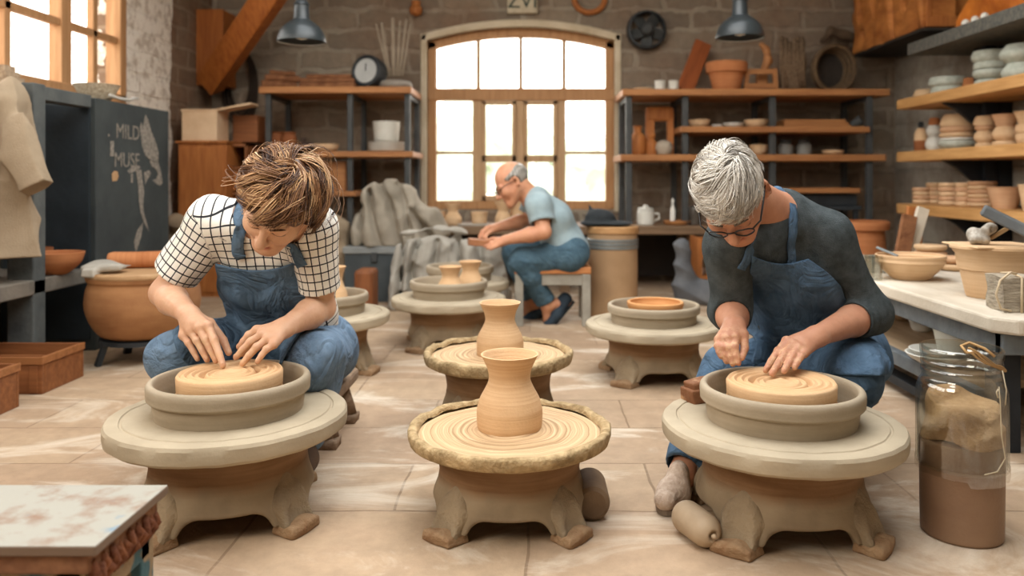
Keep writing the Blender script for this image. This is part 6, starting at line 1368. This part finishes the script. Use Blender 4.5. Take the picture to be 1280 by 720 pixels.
# ---- big work table
TX, TZ = 1.26, .39; t = thing('work_table', 'large work table with worn white wooden top on a grey steel frame', 'table', (1.9, 3.0, 0))
wt = M('whitewashed_board', '#b9ac98', '#d2c7b5', scale=3, rough=.8, bump=.2, stretch=(3, 1, 1)); bm = B(); l = t.location
pts = [(TX, 2.20), (TX + .05, 2.15), (2.28, 2.15), (2.28, 3.9), (TX, 3.9)]; lo = [bm.verts.new(Vector((x, y, TZ - .045)) - l) for x, y in pts]; fc = bm.faces.new(lo); r = bmesh.ops.extrude_face_region(bm, geom=[fc]); bmesh.ops.translate(bm, vec=(0, 0, .045), verts=[v for v in r['geom'] if isinstance(v, bmesh.types.BMVert)])
obj('tabletop', bm, wt, t, bevel=.008)
gs = M('grey_steel_frame', '#50565a', '#666c6f', scale=14, rough=.6, bump=.15); part('rail', [((TX + .03, 2.2, TZ - .105), (TX + .07, 3.85, TZ - .046))], gs, t); part('rail', [((TX + .03, 2.19, TZ - .105), (2.25, 2.23, TZ - .046))], gs, t)
for x, y in ((TX + .04, 2.24), (2.2, 2.24), (TX + .04, 3.78), (2.2, 3.78)): part('leg', [((x, y, 0), (x + .07, y + .06, TZ - .046))], iron if y < 3 else gs, t)
for s_ in (0,): bm = B(); tube(bm, [Vector(p) - l for p in ((TX + .06, 2.34, TZ - .10), (TX + .06, 2.30, TZ - .14), (TX + .06, 2.27, TZ - .2))], .02, 8); obj('brace', bm, iron, t, True)
part('low_shelf', [((TX + .05, 2.42, .135), (2.22, 3.8, .16))], wood('low_shelf_wood', '#9c8468', '#b59c7e', axis=1), t); part('shelf_rail', [((TX + .015, 2.30, .115), (TX + .05, 3.84, .162))], gs, t); part('foot_rail', [((TX + .04, 2.28, .03), (TX + .10, 3.8, .06))], iron, t)
def on(y): return (EYE - TZ) / ((y - CY) / F)
z = TZ + .001
vessel('bowl', 'wide cream bowl with a ridge under its rim on the work table', 'bowl', 1138, 3.02, z, [(20, 0), (22, 1), (33, 12), (39, 20), (40.5, 22), (40, 25), (41, 28), (41, 30)], c2, t=.007)
vessel('flower_pot', 'large tan flower pot with banded sides on the work table', 'pot', 1242, 2.56, z, [(30, 0), (31, 1), (38, 32), (38, 34), (41, 35), (43, 54), (45, 56), (47, 60), (49.5, 61), (49.5, 64)], c2, smooth=0, t=.008)
for i, (x, d, n, r) in enumerate(((1163, 3.50, 3, 19), (1192, 3.30, 2, 20), (1150, 3.25, 1, 14))):
    for k in range(n): vessel('clay_plate', 'flat clay dish on the work table, %s' % [['bottom of the back pile', 'middle of the back pile', 'top of the back pile'], ['lower of the pair behind the wide bowl', 'upper of the pair behind the wide bowl'], ['single low one just behind the wide bowl']][i][k], 'dish', x, d, z + k * .030, [(r * .7, 0), (r * .95, 3), (r, 7), (r * .93, 8.2)], c3 if k % 2 else c2, group='flat clay dishes on the table', solid=True)
for i, (x, dz, w, h, tilt) in enumerate(((1127, 0, .035, .20, .25), (1143, 0, .028, .24, .34), (1153, 0, .04, .23, .12))):
    d = 3.72; bm = B(); box(bm, (-w, -.012, 0), (w, .012, h)); tag(obj('board', bm, [bark, wt, orangewood][i], bevel=.004), ['short brown board leaning at the far end of the work table', 'pale board leaning between two brown boards on the work table', 'dark orange board leaning beside the iron upright'][i], 'board', None, (PX(x, d), d + .05 * i, z + .014), (-.12, tilt, 0))
t = thing('tray', 'grey stone tray behind the elbow of the grey-haired potter', 'tray', (PX(1112, 3.35), 3.35, z)); part('tray_floor', [((1.36, 3.2, z), (1.62, 3.45, z + .012))], M('grey_tray', '#8c8a80', '#a19f95'), t)
for b in (((1.36, 3.2, z + .012), (1.62, 3.215, z + .05)), ((1.36, 3.435, z + .012), (1.62, 3.45, z + .05)), ((1.36, 3.215, z + .012), (1.375, 3.435, z + .05)), ((1.605, 3.215, z + .012), (1.62, 3.435, z + .05))): part('tray_side', [b], MATS['grey_tray'], t)
bm = B(); a, b = P(1096, 309, 3.15), P(1122, 320, 3.10); beam(bm, Vector(), b - a, .02, .008); tag(obj('scraper', bm, M('grey_metal_tool', '#7d8486', '#949b9c', metal=.5, rough=.4), bevel=.002), 'grey metal scraper propped across the stone tray', 'tool', None, a)
vessel('tumbler', 'cloudy glass tumbler on the table edge by the potter elbow', 'tumbler', 1092, 3.0, z, [(9, 0), (10, 1), (11, 28), (11, 30)], glassmat('cloudy_glass', (.86, .86, .82, 1), .12), smooth=0, t=.003)
# parcel wrapped in twine
t = thing('parcel', 'bundle of grey-brown paper tied with string at the table corner', 'parcel', (1.415, 2.31, z), -.1); pp = M('layered_paper', '#877a68', '#b3a691', scale=30, bump=1.0, bscale=40, stretch=(1, 1, 6), rough=.95)
bm = B(); box(bm, (-.075, -.055, 0), (.11, .055, .098)); bmesh.ops.subdivide_edges(bm, edges=bm.edges, cuts=7, use_grid_fill=True); jitter(bm, .006, 30); obj('paper', bm, pp, t, True, auto=.9)
tw = M('pale_twine', '#b8a283', '#cfbb9c', bump=.4); bm = B(); tube(bm, [(-.03, -.06, .0), (-.03, -.062, .1), (-.03, 0, .106), (-.03, .06, .1), (-.03, .06, 0)], .0035, 6); tube(bm, [(-.03, -.03, .106), (-.05, -.04, .112), (-.085, -.055, .09), (-.10, -.062, .05), (-.088, -.066, .012), (-.06, -.064, .006)], .0032, 6); obj('string', bm, tw, t, True)
# tools lying on the flower pot
zt = z + 64 * 2.56 / F + .004
t = thing('paddle', 'grey flat paddle with wooden handle resting on the large flower pot', 'tool', P(1258, 290, 2.52)); l = t.location
bm = B(); beam(bm, P(1228, 262, 2.50) - l, P(1298, 296, 2.44) - l, .035, .036, up=(0, 1, .3)); obj('blade', bm, M('grey_paddle', '#55585a', '#6c6f70', rough=.6), t, bevel=.006)
bm = B(); beam(bm, P(1263, 283, 2.52) - l, P(1238, 298, 2.54) - l, .012, .012); beam(bm, P(1263, 283, 2.52) - l, P(1285, 296, 2.46) - l, .010, .01); obj('handle', bm, wood('tool_handle', '#8f7350', '#a98a62', axis=0), t)
f = Field(P(1205, 318, 2.62), (PX(1252, 2.62), 2.66, PZ(282, 2.5)), .003) if False else Field((1.36, 2.44, zt - .012), (1.56, 2.66, zt + .09), .003)
c = Vector((PX(1226, 2.53), 2.53, zt)); f.ell(c + Vector((0, 0, .018)), (.032, .026, .018), None, .01); f.ell(c + Vector((0, .02, .03)), (.034, .026, .026), None, .01); f.cap(c + Vector((.018, 0, .048)), c + Vector((.03, .004, .052)), .019, .019, .006); f.ell(c + Vector((.024, -.018, .05)), (.009, .009, .009), None, .003, 's'); f.warp(waves(151, 6, (60, 160), .006), .02)
tag(f.build('sponge', M('clay_sponge', '#8d8478', '#c5bdb0', scale=30, bump=.7, rough=.95), None, c), 'clay-caked grey and white sponge on the rim of the flower pot', 'sponge', None, c)
bx('pot_board', 'thin pale board lying across the large flower pot', 'board', (1.365, 2.45, zt - .006), (1.60, 2.67, zt + .001), c2)
# under the table
z = .161
vessel('plate', 'wide white plate under the white pot on the low table shelf', 'plate', 1172, 2.62, z, [(17, 0), (20, 1), (32, 8), (37, 13), (37.5, 14)], palewhite, t=.006)
vessel('plate', 'second white plate nested in the wide plate on the low table shelf', 'plate', 1173, 2.62, z + .018, [(16, 0), (20, 1), (30, 8), (34, 12)], palewhite, t=.005)
vessel('pot', 'white flared pot standing in the white plates on the low table shelf', 'pot', 1194, 2.64, z + .026, [(18, 0), (19, 1), (24, 26), (26, 35), (27, 36)], palewhite, smooth=0, t=.006)
vessel('basket', 'round wicker-brown basket further back on the low table shelf', 'basket', 1130, 3.45, z, [(14, 0), (17, 4), (18, 24), (16, 33)], M('wicker', '#8a6a4a', '#a8865f', scale=60, bump=.7), t=.006)
vessel('bowl', 'white bowl beside the basket on the low table shelf', 'bowl', 1152, 3.2, z, [(9, 0), (12, 3), (15, 14), (16, 22)], palewhite)
# ---- glass-topped clay jar on the floor
t = thing('storage_jar', 'tall glass jar of tan clay over a brown canister on the floor', 'jar', (.934, 1.74, 0))
bm = B(); lathe(bm, smooth_prof([(.076, 0), (.081, .004), (.082, .02), (.083, .10), (.084, .19), (.083, .205)], 4), 64); obj('canister', bm, ringed('brown_canister', '#7d5f48', '#8e7056', bands=6, rough=.45, bump=.05, spec=.4), t, True, auto=.7)
jg = glassmat('jar_glass', (.87, .88, .86, 1), .08); bm = B(); pr = smooth_prof([(.0905, .150), (.0915, .158), (.091, .17), (.091, .26), (.090, .305), (.086, .325), (.079, .338), (.078, .345)], 4) + [(.081, .349), (.081, .357), (.0785, .36), (.081, .366), (.081, .375), (.0785, .378), (.082, .386), (.083, .402), (.080, .405)]
lathe(bm, pr + [(r_ - .004, z_) for r_, z_ in pr[::-1]], 64, cap0=False, cap1=False); obj('glass', bm, jg, t, True, auto=.9)
f = Field((-.1, -.1, .19), (.1, .1, .34), .003); f.cap((0, 0, .21), (0, 0, .262), .079, .075, .0, cut=False); sl, Xa, Ya, Za = f.win(f.lo, f.lo + f.n * f.res); f.put(sl, (Za - (.285 + .25 * (Xa + .0) * -.6 + .2 * Ya)).astype(np.float32), 0, 'i'); f.put(sl, np.broadcast_to((.204 - Za).astype(np.float32), f.f.shape), 0, 'i'); f.warp(waves(161, 8, (30, 110), .012), .03); f.put(sl, (np.sqrt(Xa ** 2 + Ya ** 2) + Za * 0 - .084).astype(np.float32), 0, 'i')
f.build('clay_fill', M('tan_clay_lump', '#a8835c', '#c39e75', scale=20, rough=.95, bump=.9, bscale=50), t)
bm = B(); n = 120; rings = []
for z_ in (.140, .158): rings.append([bm.verts.new(((.0925) * math.cos(2 * PI * k / n), .0925 * math.sin(2 * PI * k / n), z_ - (.012 * max(0, mnoise.noise(Vector((k * .12, 2, 0)))) + .010 * (abs(k - 92) < 9) if z_ < .15 else 0))) for k in range(n)])
for k in range(n): bm.faces.new((rings[0][k], rings[0][(k + 1) % n], rings[1][(k + 1) % n], rings[1][k]))
obj('plastic_edge', bm, glassmat('plastic_film', (.88, .86, .82, 1), .16), t, True)
tw2 = M('jute', '#9c7a4e', '#b89465', bump=.4); bm = B(); q = lambda a, r_, z_: (r_ * math.cos(a), r_ * math.sin(a), z_)
for k in range(4): tube(bm, [q(-PI * .62 + u * 1.25 + .03 * k, .084 - .004 * math.sin(u * 3), .408 - .045 * u + .012 * math.sin(u * 5 + k) * (1 - u)) for u in np.linspace(0, 1, 14)], .0022, 6)
tube(bm, [q(-PI * .62, .08, .408), q(-PI * .66, .06, .417), q(-PI * .55, .045, .422), q(-PI * .45, .07, .415), q(-PI * .4, .085, .400)], .003, 6); obj('twine', bm, tw2, t, True)
bm = B(); tube(bm, [q(-1.25, .094, .34), q(-1.22, .0945, .31), q(-1.18, .0945, .24), q(-1.05, .0945, .19), q(-1.3, .0945, .165), q(-1.6, .094, .160)], .0013, 5); tube(bm, [q(-1.0, .086, .37), q(-1.0, .0945, .33), q(-1.05, .0945, .30)], .0012, 5); tube(bm, [q(-1.28, .0945, .335), q(-1.34, .096, .33), q(-1.3, .096, .318)], .0016, 5); obj('wire', bm, M('pale_wire', '#b5a488', '#c9ba9f', bump=0), t, True)
# ---- painted table in the front corner
z = .246; t = thing('side_table', 'paint-stained white-topped low table with patterned sides, cut off at the front corner', 'table', (-1.0, 1.25, 0)); l = t.location
def stained(name):
    m, nt, b = nodes(name); tc = N(nt, 'ShaderNodeTexCoord'); n1 = N(nt, 'ShaderNodeTexNoise', Scale=12, Detail=8, Roughness=.65); L(nt, tc.outputs['Object'], n1.inputs['Vector']); n2 = N(nt, 'ShaderNodeTexNoise', Scale=5.5, Detail=6, Roughness=.6); mp = N(nt, 'ShaderNodeMapping'); mp.inputs['Location'].default_value = (3.3, 1.7, 0); L(nt, tc.outputs['Object'], mp.inputs[0]); L(nt, mp.outputs[0], n2.inputs['Vector'])
    col = mixc(nt, ramp(nt, n1.outputs[0], [(.50, (0, 0, 0, 1)), (.66, (.9, .9, .9, 1))]), lin('#9a968a'), lin('#80604a')); col = mixc(nt, ramp(nt, n2.outputs[0], [(.58, (0, 0, 0, 1)), (.64, (.9, .9, .9, 1))]), col, lin('#5f7f94')); ge = N(nt, 'ShaderNodeNewGeometry'); sg_ = N(nt, 'ShaderNodeSeparateXYZ'); L(nt, ge.outputs['Normal'], sg_.inputs[0]); col = mixc(nt, ramp(nt, sg_.outputs[2], [(.4, (0, 0, 0, 1)), (.6, (1, 1, 1, 1))]), lin('#6e5a4a'), col); L(nt, col, b.inputs['Base Color']); b.inputs['Roughness'].default_value = .6
    bp = N(nt, 'ShaderNodeBump', Strength=.3, Distance=.004); L(nt, n1.outputs[0], bp.inputs['Height']); L(nt, bp.outputs[0], b.inputs['Normal']); return m
part('tabletop', [((-1.6, 1.14, z - .016), (-.622, 1.37, z))], stained('stained_white_paint'), t, .003)
part('edge_board', [((-1.58, 1.148, z - .045), (-.636, 1.36, z - .017))], M('brown_edge', '#6f4a34', '#8a6247', scale=30, bump=.4), t)
pat = M('patchwork_paint', '#3f5f66', '#8f7a5e', scale=22, rough=.7, bump=.3, detail=1, contrast=(.46, .54)); part('front_panel', [((-1.57, 1.156, z - .14), (-.65, 1.17, z - .045))], pat, t); part('side_panel', [((-.66, 1.17, z - .11), (-.645, 1.35, z - .045))], pat, t)
for x, y in ((-.69, 1.156), (-.69, 1.32), (-1.57, 1.156), (-1.57, 1.32)): part('leg', [((x, y, 0), (x + .045, y + .045, z - .045))], pat, t)
bm = B()
for k in range(16): tube(bm, [Vector((-.640 + .006 * math.sin(k * 1.7), 1.16 + k * .0125, z - .03 - .012 * (k % 2))) - l, Vector((-.634, 1.166 + k * .0125, z - .055 - .01 * math.sin(k * 2.3))) - l, Vector((-.648, 1.16 + k * .0125, z - .082)) - l], [.007, .009, .005], 7)
jitter(bm, .003, 60); obj('fringe', bm, M('brown_rope_trim', '#5e3320', '#8a5535', scale=40, bump=.8), t, True)
# tool tray behind the splash pan
bm = B(); box(bm, (-.05, -.03, 0), (.05, .03, .035)); box(bm, (-.042, -.022, .03), (.042, .022, .05)); bmesh.ops.subdivide_edges(bm, edges=bm.edges, cuts=3, use_grid_fill=True); jitter(bm, .003, 40)
tag(obj('wood_block', bm, M('smeared_wood', '#7a5034', '#b08a66', scale=18, bump=.4, contrast=(.5, .62)), bevel=.004), 'small clay-smeared wooden block on the wheel behind the splash pan', 'block', None, (PX(884, 1.93), 1.955, .2315), (0, -.12, .35))
